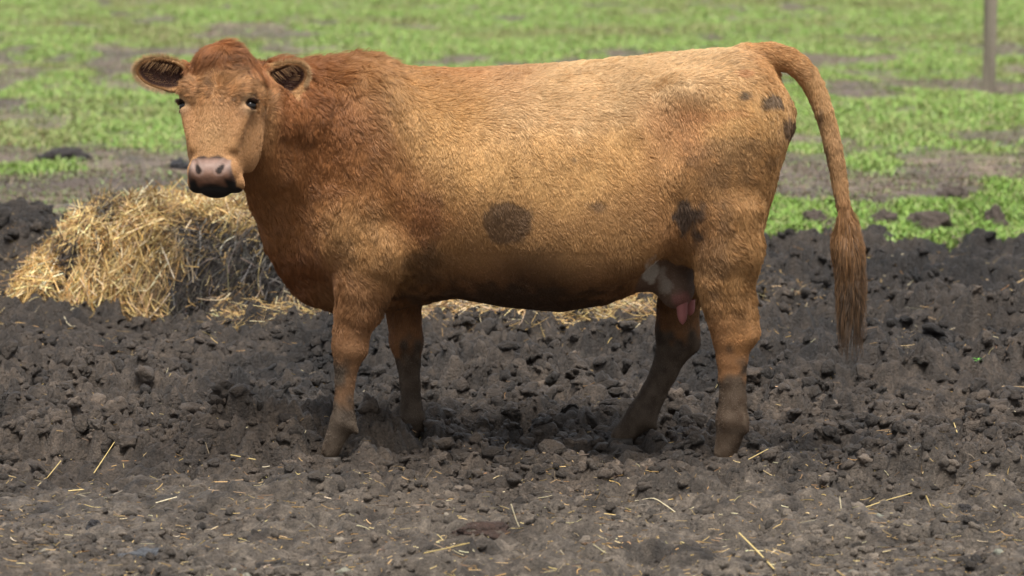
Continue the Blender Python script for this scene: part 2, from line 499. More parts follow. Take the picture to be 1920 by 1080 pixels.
g = 1 - .20 * np.clip(v, 0, 1.2) ** 1.5 - .06 * np.clip(-v, 0, 1.2) ** 2
wv = fw(X) * g
r = (np.abs(Yv / wv) ** 2.25 + np.abs(v) ** 2.25) ** (1 / 2.25)
d = ((r - 1) * np.minimum(hh, wv) * .9).astype(F32)
cap = np.maximum(tx[0] - X, X - tx[-1]).astype(F32)
put(s, np.maximum(d, cap), .02)

for sy in (-1, 1):      # the flank fold runs high on the side, above the udder
    ell(P(1240, 545, sy * .37), (.105, .22, .145), .04, sub=True)
# --- neck (head is turned to the camera side)
def A(px, py, Y, r): return (P(px, py, Y), r)
chain([A(700, 220, -.05, .165), A(610, 235, -.12, .150), A(520, 215, -.24, .125), (P(455, 185, -.32), .095)], .06)
chain([A(680, 165, -.02, .100), A(600, 172, -.12, .085), A(530, 170, -.24, .078), (P(470, 160, -.33), .07)], .05)
chain([A(660, 330, -.05, .19), A(585, 345, -.10, .150), A(520, 300, -.22, .105), (P(470, 255, -.31), .085)], .06)
chain([A(660, 470, -.02, .165), A(600, 450, -.05, .155), A(545, 380, -.12, .10), (P(495, 300, -.25), .06)], .06)
chain([A(655, 530, -.02, .085), A(600, 510, -.04, .095), A(545, 440, -.08, .075), A(505, 375, -.16, .045), (P(478, 330, -.26), .03)], .05)

# --- shoulder, elbow, rump, thigh muscles
ell(P(690, 300, -.20), (.17, .13, .30), .10)
ell(P(690, 300, .20), (.17, .13, .30), .10)
ell(P(660, 430, -.20), (.13, .12, .17), .08)
ell(P(715, 470, -.25), (.115, .085, .12), .04)
ell(P(720, 460, .21), (.11, .08, .12), .05)
for sy in (-1, 1):
    ell(P(1376, 260, sy * .14), (.155, .15, .25), .10)
    ell(P(1346, 380, sy * .16), (.160, .13, .24), .08)
    ell(P(1300, 390, sy * .20), (.10, .085, .15), .07)       # stifle
    ell(P(1290, 172, sy * .25), (.07, .05, .05), .10)      # hook bone
    ell(P(1448, 195, sy * .10), (.05, .05, .045), .05)      # pin bone
    # flank hollow below the short ribs
    ell(P(1235, 250, sy * .49), (.13, .11, .14), .12, sub=True)
    ell(P(1110, 440, sy * .30), (.25, .1, .16), .08)         # barrel
    ell(P(780, 250, sy * .36), (.035, .04, .2), .06, sub=True) # behind shoulder blade

# --- legs
n_, f_ = -.235, .205
cones = lambda L, Y, k=.025, ys=.85: chain([(P(a, b, Y), S(w, Y)) for a, b, w in L], k, ys, .010, 2)
cones([(700, 470, 64), (682, 530, 51), (673, 580, 43), (659, 622, 33), (656, 652, 34), (650, 682, 23), (647, 715, 18), (645, 755, 17.5),
       (643, 792, 24), (630, 820, 18), (620, 846, 18)], n_)
cones([(745, 470, 60), (754, 540, 38), (758, 595, 31), (762, 640, 32), (766, 680, 22), (769, 720, 19), (771, 760, 20), (772, 786, 25), (766, 808, 19), (760, 828, 19)], f_)
cones([(1362, 400, 68), (1365, 470, 62), (1360, 520, 54), (1364, 560, 46), (1370, 600, 42), (1374, 632, 38), (1373, 672, 29), (1373, 710, 25),
       (1374, 750, 25), (1373, 790, 31), (1368, 818, 24), (1360, 850, 22)], n_)
cone(P(1392, 560, n_), P(1402, 625, n_), S(16), S(22), .03)  # point of hock
cones([(1330, 420, 80), (1290, 510, 52), (1272, 570, 38), (1267, 620, 38), (1262, 655, 32), (1245, 698, 25), (1225, 738, 24), (1203, 780, 29),
       (1184, 800, 22), (1166, 818, 21)], f_)
for a, b, Yd in ((666, 800, n_), (790, 796, f_), (1398, 798, n_), (1226, 792, f_)):      # dewclaws
    for sy in (-1, 1): cone(P(a - 5, b, Yd + sy * .016), P(a + 3, b + 11, Yd + sy * .018), S(9), S(5), .008)
cone(P(1290, 590, f_), P(1296, 645, f_), S(14), S(18), .03)

# --- udder and belly fold
ell(P(1232, 505, .0), (.11, .13, .07), .05)
ell(P(1268, 540, -.05), (.062, .085, .07), .04)
ell(P(1268, 540, .08), (.058, .08, .065), .04)

# --- tail
tail = [(1395, 108, 25, 0), (1440, 106, 24, 0), (1478, 112, 21, 0), (1497, 124, 21, -.005), (1512, 139, 20, -.01), (1524, 158, 19, -.015), (1535, 182, 18, -.02), (1545, 210, 17, -.03),
        (1554, 240, 16, -.03), (1562, 275, 15.5, -.04), (1568, 305, 15, -.04), (1574, 340, 14, -.04), (1580, 380, 12.5, -.05), (1588, 430, 9, -.05), (1592, 490, 8, -.05),
        (1592, 550, 6, -.05), (1592, 610, 4, -.05)]
chain([(P(a, b, Y), S(w, Y)) for a, b, w, Y in tail], .02, 1, .0035, 2)
cone(P(1415, 118), P(1452, 145), S(17), S(9), .035)
cone(P(1470, 222, -.01), P(1473, 244, -.01), S(9), S(8), .015)
cone(P(1473, 244, -.01), P(1479, 248, -.01), S(7), S(3), .01)

# --- head
HU = np.array([-.062, -.36, -.93]); HU /= np.linalg.norm(HU)
HV = np.array([-.25, -1, 0.]); HV -= HV @ HU * HU; HV /= np.linalg.norm(HV)
HW = np.cross(HU, HV)
if HW[0] < 0: HW = -HW
HO = P(424, 103, -.40)
def HL(u, v, w): return HO + HU * u + HV * v + HW * w
hu = [-.03, 0, .03, .07, .11, .15, .19, .23, .28, .33, .38, .415, .438, .455, .468]
hw = [.020, .066, .094, .112, .123, .130, .131, .122, .113, .099, .087, .086, .083, .060, .02]
hf = [.010, .052, .070, .080, .086, .088, .086, .083, .079, .073, .068, .066, .060, .040, .01]
hb = [-.02, -.06, -.10, -.13, -.155, -.17, -.175, -.18, -.17, -.135, -.09, -.070, -.060, -.045, -.02]
fhw, fhf, fhb = prof(hu, hw, .012), prof(hu, hf, .012), prof(hu, hb, .012)
cen = HL(.24, -.04, 0)
s, X, Yv, Z = region(cen - .32, cen + .32, .02)
x, y, z = X - HO[0], Yv - HO[1], Z - HO[2]
U = x * HU[0] + y * HU[1] + z * HU[2]; Vv = x * HV[0] + y * HV[1] + z * HV[2]; W = x * HW[0] + y * HW[1] + z * HW[2]
zc = (fhf(U) + fhb(U)) / 2; hh = np.maximum((fhf(U) - fhb(U)) / 2, .005)
vn = (Vv - zc) / hh
wd = fhw(U) * (1 - .16 * np.clip(vn, 0, 1) ** 2 - .30 * np.clip(-vn, 0, 1) ** 1.5)
r = (np.abs(W / wd) ** 2.5 + np.abs(vn) ** 2.5) ** (1 / 2.5)
d = ((r - 1) * np.minimum(hh, wd) * .9)
d = np.maximum(d, np.maximum(hu[0] - U, U - hu[-1])).astype(F32)
put(s, d, .03)
HM = [HU, HV, HW]
for sw in (-1, 1):
    ell(HL(.145, .058, sw * .094), (.040, .030, .034), .03, HM)              # brow
    cone(HL(.215, .055, sw * .100), HL(.33, .05, sw * .07), .018, .010, .03)   # cheek crest
    ell(HL(.187, .060, sw * .134), (.019, .026, .024), .012, HM, sub=True)      # eye socket
    cone(HL(.166, .068, sw * .108), HL(.176, .035, sw * .136), .010, .008, .008)      # upper lid
    cone(HL(.208, .066, sw * .110), HL(.206, .035, sw * .130), .007, .006, .008)      # lower lid
    ell(HL(.235, .104, sw * .088), (.050, .026, .024), .03, HM, sub=True)          # hollow below the eye
    ell(HL(.300, -.07, sw * .085), (.08, .05, .030), .04, HM)                 # cheek
    ell(HL(.440, -.012, sw * .064), (.028, .042, .030), .018, HM)             # lip corners
    ell(HL(.408, .040, sw * .054), (.034, .026, .028), .02, HM)               # nostril wing
    # comma-shaped nostril
    cone(HL(.388, .068, sw * .052), HL(.420, .070, sw * .034), .009, .0115, .004, sub=True)
    cone(HL(.380, .066, sw * .060), HL(.388, .072, sw * .053), .008, .010, .004, sub=True)
ell(HL(.420, .040, 0), (.042, .032, .054), .025, HM)                         # nose pad
ell(HL(.458, -.012, 0), (.026, .042, .052), .012, HM)                        # chin and lower lip
cone(HL(.463, .038, -.045), HL(.463, .038, .045), .0035, .0035, .004, sub=True) # mouth line
ell(HL(.03, .03, 0), (.05, .05, .065), .04, HM)                              # poll

# --- ears
def basis(e1, e3):
    e1 = np.array(e1, float); e1 /= np.linalg.norm(e1); e3 = np.array(e3, float); e3 -= e3 @ e1 * e1; e3 /= np.linalg.norm(e3)
    e2 = np.cross(e3, e1)
    if e2[2] < 0: e2 = -e2
    return e1, e2, e3
EARS = []
for c, e1, e3 in ((P(305, 137, -.40), (-1, -.06, .17), (-.10, -1, -.15)), (P(529, 150, -.31), (1, -.05, .42), (.16, -1, -.10))):
    b = basis(e1, e3); EARS.append((c, b))
    cone(c + b[0] * .045, c + b[0] * .096 + b[1] * .006, .026, .007, .02, .5)
    root = c - b[0] * .075 - b[2] * .012
    ell(c, (.090, .054, .024), .010, b)
    ell(c - b[0] * .045 - b[1] * .006, (.060, .050, .03), .02, b)
    cone(root + b[2] * -.02, root - b[0] * .05 - b[2] * .03, .034, .036, .03)
    ell(c + b[2] * .020 + b[0] * .006, (.086, .0515, .027), .005, b, sub=True)
    cone(c + b[2] * .018 - b[0] * .04, c + b[2] * .012 - b[0] * .085, .026, .016, .012, sub=True)

def surface_nets(F, xs, ys, zs):
    ins = F < 0
    sh = tuple(n - 1 for n in F.shape)
    acc = {}
    ax = (xs, ys, zs)
    idl, ptl = [], []
    quads = []
    strides = (sh[1] * sh[2], sh[2], 1)
    for a in range(3):
        lo = [slice(None)] * 3; hi = [slice(None)] * 3
        lo[a] = slice(0, -1); hi[a] = slice(1, None)
        cr = ins[tuple(lo)] != ins[tuple(hi)]
        I = np.argwhere(cr)
        i0 = tuple(I.T); i1 = list(i0); i1[a] = i1[a] + 1; i1 = tuple(i1)
        f0, f1 = F[i0].astype(float), F[i1].astype(float)
        t = f0 / (f0 - f1)
        p = np.stack([ax[d][i0[d]] for d in range(3)], 1).astype(float)
        p[:, a] += t * (ax[a][i1[a]] - ax[a][i0[a]])
        b, c = (a + 1) % 3, (a + 2) % 3
        ok = (I[:, b] > 0) & (I[:, c] > 0) & (I[:, b] < sh[b]) & (I[:, c] < sh[c])
        I, p, sgn = I[ok], p[ok], f0[ok] < 0
        base = I @ np.array(strides)
        ids = [base, base - strides[b], base - strides[b] - strides[c], base - strides[c]]
        for q in ids: idl.append(q); ptl.append(p)
        q = np.stack(ids, 1)
        q[~sgn] = q[~sgn][:, ::-1]
        quads.append(q)
    ids = np.concatenate(idl); pts = np.concatenate(ptl); quads = np.concatenate(quads)
    uq, inv = np.unique(ids, return_inverse=True)
    cnt = np.bincount(inv)
    V = np.stack([np.bincount(inv, pts[:, d]) / cnt for d in range(3)], 1)
    Q = np.searchsorted(uq, quads)
    return V, Q

BV, BQ = surface_nets(Fv, hx, hy, hz)
# keep only the largest connected piece
lab = np.arange(len(BV))
for _ in range(4000):
    m = lab[BQ].min(1); new = lab.copy()
    for j in range(4): np.minimum.at(new, BQ[:, j], m)
    new = new[new]
    if (new == lab).all(): break
    lab = new
main = np.bincount(lab).argmax(); kf = lab[BQ[:, 0]] == main
BQ = BQ[kf]; u_, inv = np.unique(BQ, return_inverse=True); BV = BV[u_]; BQ = inv.reshape(BQ.shape)

def relax(V, Q, it, lam=.5):
    a = np.concatenate([Q[:, j] for j in range(4)]); b = np.concatenate([Q[:, (j + 1) % 4] for j in range(4)])
    cnt = np.bincount(a, minlength=len(V)) + np.bincount(b, minlength=len(V))
    for _ in range(it):
        for l in (lam, -lam * .97):
            avg = np.stack([(np.bincount(a, V[b, d], len(V)) + np.bincount(b, V[a, d], len(V))) / cnt for d in range(3)], 1)
            V = V + l * (avg - V)
    return V
BV = relax(BV, BQ, 4)

def vnormals(V, Q):
    n = np.cross(V[Q[:, 2]] - V[Q[:, 0]], V[Q[:, 3]] - V[Q[:, 1]])
    N = np.stack([sum(np.bincount(Q[:, j], n[:, d], len(V)) for j in range(4)) for d in range(3)], 1)
    return N / (np.linalg.norm(N, axis=1, keepdims=True) + 1e-12), n
BN, bfn = vnormals(BV, BQ)
cc0 = BV.mean(0)
if ((BV - cc0) * BN).sum() < 0:
    BQ = BQ[:, ::-1].copy(); BN = -BN

# --- coat colour (the animal's own pigment and dirt, plus painted belly shade, by place on the body)
def pix(V):
    """photo pixel under which a body point of the near side lies: used as body coordinates"""
    d = V - CAM; z = d @ FWD
    return 960 + FPX * d[:, 0] / z, 540 - FPX * (d @ UPV) / z

# anchors: px, py, rgb(linear albedo)
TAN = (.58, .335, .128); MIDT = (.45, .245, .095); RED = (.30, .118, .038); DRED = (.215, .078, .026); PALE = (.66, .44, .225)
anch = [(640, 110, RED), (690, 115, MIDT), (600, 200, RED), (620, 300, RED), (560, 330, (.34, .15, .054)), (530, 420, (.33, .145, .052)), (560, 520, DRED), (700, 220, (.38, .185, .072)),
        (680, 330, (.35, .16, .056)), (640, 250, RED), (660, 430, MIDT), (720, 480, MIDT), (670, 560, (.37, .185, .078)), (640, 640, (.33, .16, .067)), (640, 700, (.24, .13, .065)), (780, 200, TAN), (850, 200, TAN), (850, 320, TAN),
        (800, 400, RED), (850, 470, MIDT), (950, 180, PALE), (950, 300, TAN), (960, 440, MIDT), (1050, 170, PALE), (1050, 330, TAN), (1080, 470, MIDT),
        (850, 540, (.16, .07, .03)), (960, 560, (.10, .05, .026)), (1010, 530, (.13, .062, .030)), (900, 520, (.22, .10, .042)), (1060, 560, (.10, .05, .026)), (1130, 540, (.24, .115, .05)),  # lower belly: dirt, with the shade of the underside painted into the colour
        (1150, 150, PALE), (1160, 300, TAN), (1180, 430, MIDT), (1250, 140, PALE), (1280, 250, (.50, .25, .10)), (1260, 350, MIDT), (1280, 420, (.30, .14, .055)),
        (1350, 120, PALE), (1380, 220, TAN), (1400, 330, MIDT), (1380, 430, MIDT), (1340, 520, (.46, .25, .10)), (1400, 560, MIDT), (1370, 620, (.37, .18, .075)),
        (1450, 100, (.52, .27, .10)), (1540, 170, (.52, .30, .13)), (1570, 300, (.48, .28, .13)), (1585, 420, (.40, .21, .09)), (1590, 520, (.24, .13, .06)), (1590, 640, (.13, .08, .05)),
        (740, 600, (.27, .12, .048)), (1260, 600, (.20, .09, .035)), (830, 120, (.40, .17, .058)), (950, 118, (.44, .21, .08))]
ax_ = np.array([(a[0], a[1]) for a in anch], float); ac_ = np.array([a[2] for a in anch])
MUDC = np.array([.085, .068, .05])

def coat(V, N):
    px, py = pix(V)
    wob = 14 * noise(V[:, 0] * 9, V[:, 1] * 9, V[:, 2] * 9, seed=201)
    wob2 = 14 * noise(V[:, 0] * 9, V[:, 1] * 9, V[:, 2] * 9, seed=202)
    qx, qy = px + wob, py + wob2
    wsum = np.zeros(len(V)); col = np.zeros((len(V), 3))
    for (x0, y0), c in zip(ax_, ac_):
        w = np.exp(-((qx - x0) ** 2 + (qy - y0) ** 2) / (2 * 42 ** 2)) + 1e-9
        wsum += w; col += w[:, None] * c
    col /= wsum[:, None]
    q = V - HO
    u, v, w = q @ HU, q @ HV, q @ HW
    head = smooth01(v, -.20, -.12) * smooth01(-np.abs(w), -.17, -.13) * smooth01(-u, -.60, -.56) * smooth01(u, -.07, -.04) * (V[:, 1] < -.28)
    hc = np.array([.45, .235, .098])[None] * np.ones((len(V), 1))
    top = smooth01(-u, -.10, -.03)[:, None]
    hc = hc * (1 - top) + np.array([.33, .135, .048]) * top
    br = np.exp(-((u - .30) / .07) ** 2 - (w / .07) ** 2)[:, None]
    hc = hc * (1 - .6 * br) + np.array([.54, .33, .15]) * .6 * br
    for sw in (-1, 1):      # pale rings round the eyes, dark corners
        e = HL(.188, .055, sw * .122); dd = np.linalg.norm(V - e, axis=1)
        k = np.exp(-((dd - .030) / .012) ** 2)[:, None] * .5; hc = hc * (1 - k) + np.array([.55, .38, .22]) * k
        e2 = HL(.215, .08, sw * .098); dd = np.linalg.norm(V - e2, axis=1)
        k = np.exp(-(dd / .018) ** 2)[:, None] * .55; hc = hc * (1 - k) + np.array([.20, .09, .04]) * k
        k = (np.linalg.norm(V - e, axis=1) < .021)[:, None]; hc = np.where(k, np.array([.05, .03, .02]), hc)
    # muzzle skin
    wr = .068 + .012 * np.clip((u - .39) / .05, 0, 1)
    mz = smooth01(u + .008 * noise(V[:, 0] * 60, V[:, 1] * 60, V[:, 2] * 60, seed=203) - .25 * np.maximum(np.abs(w) - .04, 0), .366, .376) * smooth01(wr - np.abs(w), -.004, .004) * (v > -.03)
    pk = (np.array([.41, .285, .235])[None] - np.array([.15, .155, .155]) * np.clip(np.abs(u - .402) / .035, 0, 1)[:, None]) * (1 + .18 * noise(V[:, 0] * 90, V[:, 1] * 90, V[:, 2] * 90, seed=204)[:, None])
    dk = np.array([.035, .030, .028])
    rim = np.clip(smooth01(-u, -.386, -.370) * .8 + smooth01(np.abs(w), .055, .075) * .55 + smooth01(u, .452, .464) + np.exp(-((u - .440) / .010) ** 2 - (w / .028) ** 2) * .25, 0, 1)[:, None]
    mc = pk * (1 - rim) + dk * rim
    lip = np.clip(smooth01(u, .436, .448) * smooth01(np.abs(w), .042, .056) + smooth01(u, .458, .464), 0, 1)[:, None]
    mc = mc * (1 - lip) + np.array([.018, .016, .015]) * lip
    for sw in (-1, 1):
        a_, b_ = HL(.386, .068, sw * .054), HL(.420, .070, sw * .034); t_ = np.clip(((V - a_) @ (b_ - a_)) / ((b_ - a_) @ (b_ - a_)), 0, 1)
        dn = np.linalg.norm(V - (a_ + t_[:, None] * (b_ - a_)), axis=1)
        rn = .0045 + .0065 * t_; k = smooth01(rn - dn, -.002, .003)[:, None] * .96
        mc = mc * (1 - k) + np.array([.014, .008, .007]) * k
        k = np.exp(-((dn - .016) / .004) ** 2)[:, None] * .35; mc = mc * (1 - k) + np.array([.42, .31, .26]) * k
    mzz = np.maximum(mz, smooth01(u, .452, .459))[:, None]
    hc = hc * (1 - mzz) + mc * mzz
    head = head[:, None]
    col = col * (1 - head) + hc * head
    # ears: brown inside
    for c, b in EARS:
        e = V - c; a, bb, cc = e @ b[0], e @ b[1], e @ b[2]
        inE = (np.abs(a) < .105) & (a > -.07) & (np.abs(bb) < .065) & (np.abs(cc) < .045) & ((a / .098) ** 2 + (bb / .062) ** 2 < 1.15)
        col = np.where(inE[:, None], np.array([.42, .21, .08]), col)
        r = (a / .081) ** 2 + (bb / .0465) ** 2
        k = (smooth01(-r, -1.05, -.8) * (N @ b[2] > .05) * inE)[:, None]
        col = col * (1 - k) + np.array([.060, .024, .014]) * k
        k = (smooth01(r, .98, 1.2) * inE)[:, None] * .35
        col = col * (1 - k) + np.array([.55, .36, .17]) * k
    head0 = head[:, 0]
    near = (V[:, 1] < .1)
    # soiled patches, a dark elbow patch, and a belly band with painted shade
    def spot(x0, y0, rx, ry, c, k0=1., soft=.35, nz=.35, near_only=True):
        nonlocal col
        r = np.sqrt(((px - x0) / rx) ** 2 + ((py - y0) / ry) ** 2) + nz * noise(V[:, 0] * 30, V[:, 1] * 30, V[:, 2] * 30, seed=int(x0))
        k = smooth01(-r, -1 - soft / 2, -1 + soft / 2) * k0
        if near_only: k = k * near
        k = (k * (1 - head0))[:, None]
        col = col * (1 - k) + np.array(c) * k
    DK = (.10, .062, .042); BK = (.055, .046, .042)
    spot(950, 416, 46, 41, (.135, .078, .042), .85, .22, .12)
    spot(800, 405, 28, 50, (.22, .09, .035), .6, .5)
    spot(792, 500, 34, 42, (.085, .042, .02), .6, .7, .5)  # dark patch behind the front elbow
    spot(950, 572, 200, 38, (.05, .030, .018), .8, .9, .5)  # belly band: painted underside shade together with dirt
    spot(1285, 398, 26, 28, BK, .8, .5, .6)
    spot(1302, 432, 10, 12, BK, .8, .4, .5)
    spot(1340, 470, 30, 60, DK, .35, .8, .9)
    spot(1446, 190, 22, 13, BK, .75, .5, .8)
    spot(1392, 178, 12, 7, BK, .7, .5, .8)
    spot(1398, 138, 18, 6, (.48, .20, .08), .5, .5, .4)
    spot(1330, 215, 60, 12, (.46, .20, .08), .30, .6, .5)
    spot(1380, 300, 60, 40, DK, .3, .9, 1.)
    spot(1075, 298, 5, 6, BK, .7, .4, .3)
    spot(1125, 385, 16, 9, DK, .5, .6, .8)
    spot(1480, 240, 14, 20, DK, .8, .4, .4)
    spot(1538, 222, 4, 18, BK, .45, .5, .5); spot(1551, 285, 4, 22, BK, .45, .5, .5); spot(1567, 375, 4, 14, BK, .5, .5, .5)
    spot(1385, 640, 22, 30, (.42, .2, .07), .5, .5, .5)
    # udder: bare pale skin with a white patch
    ud = np.linalg.norm((V - P(1250, 520, 0)) / np.array([.13, .3, .11]), axis=1)
    k = (smooth01(-ud, -1.05, -.9) * (py > 474) * (px > 1190) * (px < 1312))[:, None]
    col = col * (1 - k) + np.array([.21, .135, .095]) * k
    spot(1224, 506, 16, 22, (.56, .50, .43), .9, .3, .6); spot(1246, 531, 12, 20, (.44, .38, .32), .75, .4, .6)
    spot(1278, 562, 17, 16, (.42, .18, .16), .7, .5, .3)
    # mud caked on the lower legs
    z = V[:, 2] + .09 * noise(V[:, 0] * 14, V[:, 1] * 14, V[:, 2] * 9, seed=205) + .06 * noise(V[:, 0] * 40, V[:, 1] * 40, V[:, 2] * 30, seed=206)
    lim = np.where(V[:, 0] < 0, .30, .37) + .06 * (V[:, 1] > 0)
    k = smooth01(lim - z, -.03, .06)[:, None] * .88
    k = k * (px < 1520)[:, None]
    mudc = MUDC * .8 * (1 + .6 * noise(V[:, 0] * 55, V[:, 1] * 55, V[:, 2] * 40, seed=207)[:, None])
    col = col * (1 - k) + mudc * k
    return np.clip(col, .01, .95)

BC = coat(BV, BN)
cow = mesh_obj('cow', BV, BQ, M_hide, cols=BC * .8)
tag(cow, 'tan shaggy cow standing side-on in the mud, its reddish face turned to the viewer', 'cow')
print('cow verts', len(BV))

# ------------------------------------------------------------------ fur
def unit(a): return a / (np.linalg.norm(a, axis=-1, keepdims=True) + 1e-9)

def flow(V, N):
    """which way the coat lies"""
    px, py = pix(V)
    d = np.tile(np.array([.30, 0, -1.]), (len(V), 1))
    topk = smooth01(N[:, 2], .35, .8)[:, None]
    d = d * (1 - topk) + np.array([1., 0, -.1]) * topk
    nk = smooth01(-px, -820, -660)[:, None]
    d = d * (1 - nk) + np.array([.12, -.1, -1.]) * nk
    crest = (smooth01(-px, -740, -620) * smooth01(N[:, 2], .55, .9))[:, None]
    d = d * (1 - crest) + np.array([.5, -.3, .6]) * crest
    leg = smooth01(-V[:, 2], -.62, -.45)[:, None]
    d = d * (1 - leg) + np.array([.08, 0, -1.]) * leg
    tl = smooth01(px, 1440, 1520)[:, None]
    d = d * (1 - tl) + np.array([.10, 0, -1.]) * tl
    rt = ((px > 1420) & (px < 1520) & (py < 150))[:, None]
    d = np.where(rt, np.array([1, 0, -.35]), d)
    q = V - HO; u, v, w = q @ HU, q @ HV, q @ HW
    hd = ((v > -.14) & (np.abs(w) < .15) & (u < .55) & (u > -.07) & (V[:, 1] < -.28))
    # face: whorl between the eyes
    rad = HU * (u - .165)[:, None] + HW * w[:, None]
    rad = unit(rad)
    up = smooth01(-u, -.20, -.11)[:, None]
    fd = HU[None] * .9 + rad * .5
    fd = fd * (1 - up) + (rad * 1.0 + HW * np.sign(w)[:, None] * .3) * up
    pl = smooth01(-u, -.115, -.07)[:, None]
    fd = fd * (1 - pl) + (HU * 1.0 + HW * (w / .10)[:, None] * .8) * pl
    d = np.where(hd[:, None], fd, d)
    for c, b in EARS:
        e = V - c; a, bb, cc = e @ b[0], e @ b[1], e @ b[2]
        inE = (np.abs(a) < .11) & (a > -.07) & (np.abs(bb) < .062) & (np.abs(cc) < .05)
        ed = b[0] * .8 + b[1] * (bb / .05)[:, None] * .9
        inner = (N @ b[2] > .1)[:, None]
        ed = np.where(inner, b[0] * .35 - b[1] * .9 + b[2] * .25, ed)
        d = np.where(inE[:, None], ed, d)
    return d

def coat_len(V, N):
    px, py = pix(V)
    L = np.full(len(V), .0165)
    L += .010 * smooth01(-px, -860, -600)
    L += .006 * smooth01(-px, -760, -640) * smooth01(N[:, 2], .4, .8)
    L += .006 * smooth01(N[:, 2], .3, .8)
    L = L * (1 - .74 * smooth01(-V[:, 2], -.56, -.38))
    L += .011 * ((px > 1250) & (px < 1440) & (py > 380) & (py < 590) & (V[:, 1] < 0))
    L = L * (1 - .6 * ((py > 470) & (px > 850) & (px < 1130)))
    q = V - HO; u, v, w = q @ HU, q @ HV, q @ HW
    hd = ((v > -.14) & (np.abs(w) < .15) & (u < .55) & (u > -.07) & (V[:, 1] < -.28))
    fl = .011 + .019 * smooth01(-u, -.20, -.12) + .018 * smooth01(-u, -.10, -.04)
    fl = fl * (1 - .6 * smooth01(u, .30, .38))
    L = np.where(hd, fl, L)
    for sw in (-1, 1):
        e = HL(.188, .055, sw * .122); dd = np.linalg.norm(V - e, axis=1)
        L = L * np.clip((dd - .020) / .035, .0, 1)
    mz = hd & (u > .372) & (np.abs(w) < .070) & (v > -.03)
    L = np.where(mz | (hd & (u > .445)), 0, L)
    for c, b in EARS:
        e = V - c; a, bb, cc = e @ b[0], e @ b[1], e @ b[2]
        inE = (np.abs(a) < .11) & (a > -.07) & (np.abs(bb) < .062) & (np.abs(cc) < .05)
        inner = (N @ b[2] > .1)
        r = (a / .081) ** 2 + (bb / .0465) ** 2
        L = np.where(inE, np.where(inner & (r < .95), .006, .007), L)
    tl = (px > 1500)
    L = np.where(tl, .020 + .008 * smooth01(py, 180, 380), L)
    ud = np.linalg.norm((V - P(1250, 520, 0)) / np.array([.13, .3, .11]), axis=1)
    L = np.where((ud < 1) & (py > 474) & (px > 1190) & (px < 1312), .003, L)
    return L

def sample(V, Q, dens):
    """random points on the body, dens(V)->weight"""
    T = np.concatenate([Q[:, [0, 1, 2]], Q[:, [0, 2, 3]]])
    a, b, c = V[T[:, 0]], V[T[:, 1]], V[T[:, 2]]
    ar = np.linalg.norm(np.cross(b - a, c - a), axis=1) * .5
    wgt = ar * dens((a + b + c) / 3, unit(np.cross(b - a, c - a)))
    def go(n):
        cs = np.cumsum(wgt); f = np.searchsorted(cs, rng.random(n) * cs[-1]); f = np.clip(f, 0, len(T) - 1)
        r1, r2 = rng.random(n), rng.random(n); sw = r1 + r2 > 1; r1[sw], r2[sw] = 1 - r1[sw], 1 - r2[sw]
        t = T[f]
        mixv = lambda A_: A_[t[:, 0]] * (1 - r1 - r2)[:, None] + A_[t[:, 1]] * r1[:, None] + A_[t[:, 2]] * r2[:, None]
        return mixv
    return go

def hair_obj(name, pts, rad, col, parent, mat):
    n, k, _ = pts.shape
    cd = bpy.data.hair_curves.new(name)
    cd.add_curves([k] * n)
    cd.points.foreach_set('position', pts.astype(F32).ravel())
    cd.points.foreach_set('radius', rad.astype(F32).ravel())
    a = cd.attributes.new('col', 'FLOAT_COLOR', 'CURVE')
    c4 = np.ones((n, 4), F32); c4[:, :3] = col; a.data.foreach_set('color', c4.ravel())
    cd.materials.append(mat)
    o = bpy.data.objects.new(name, cd); C.objects.link(o); o.parent = parent
    return o

def clump_ids(R, s, seed):
    w = s * .6
    q = np.stack([R[:, i] / s + .55 * noise(R[:, 0] / w, R[:, 1] / w, R[:, 2] / w, seed=seed + i) for i in range(3)], 1)
    q = np.floor(q).astype(np.int64)
    key = (q[:, 0] * 73856093) ^ (q[:, 1] * 19349663) ^ (q[:, 2] * 83492791)
    _, inv = np.unique(key, return_inverse=True)
    return inv

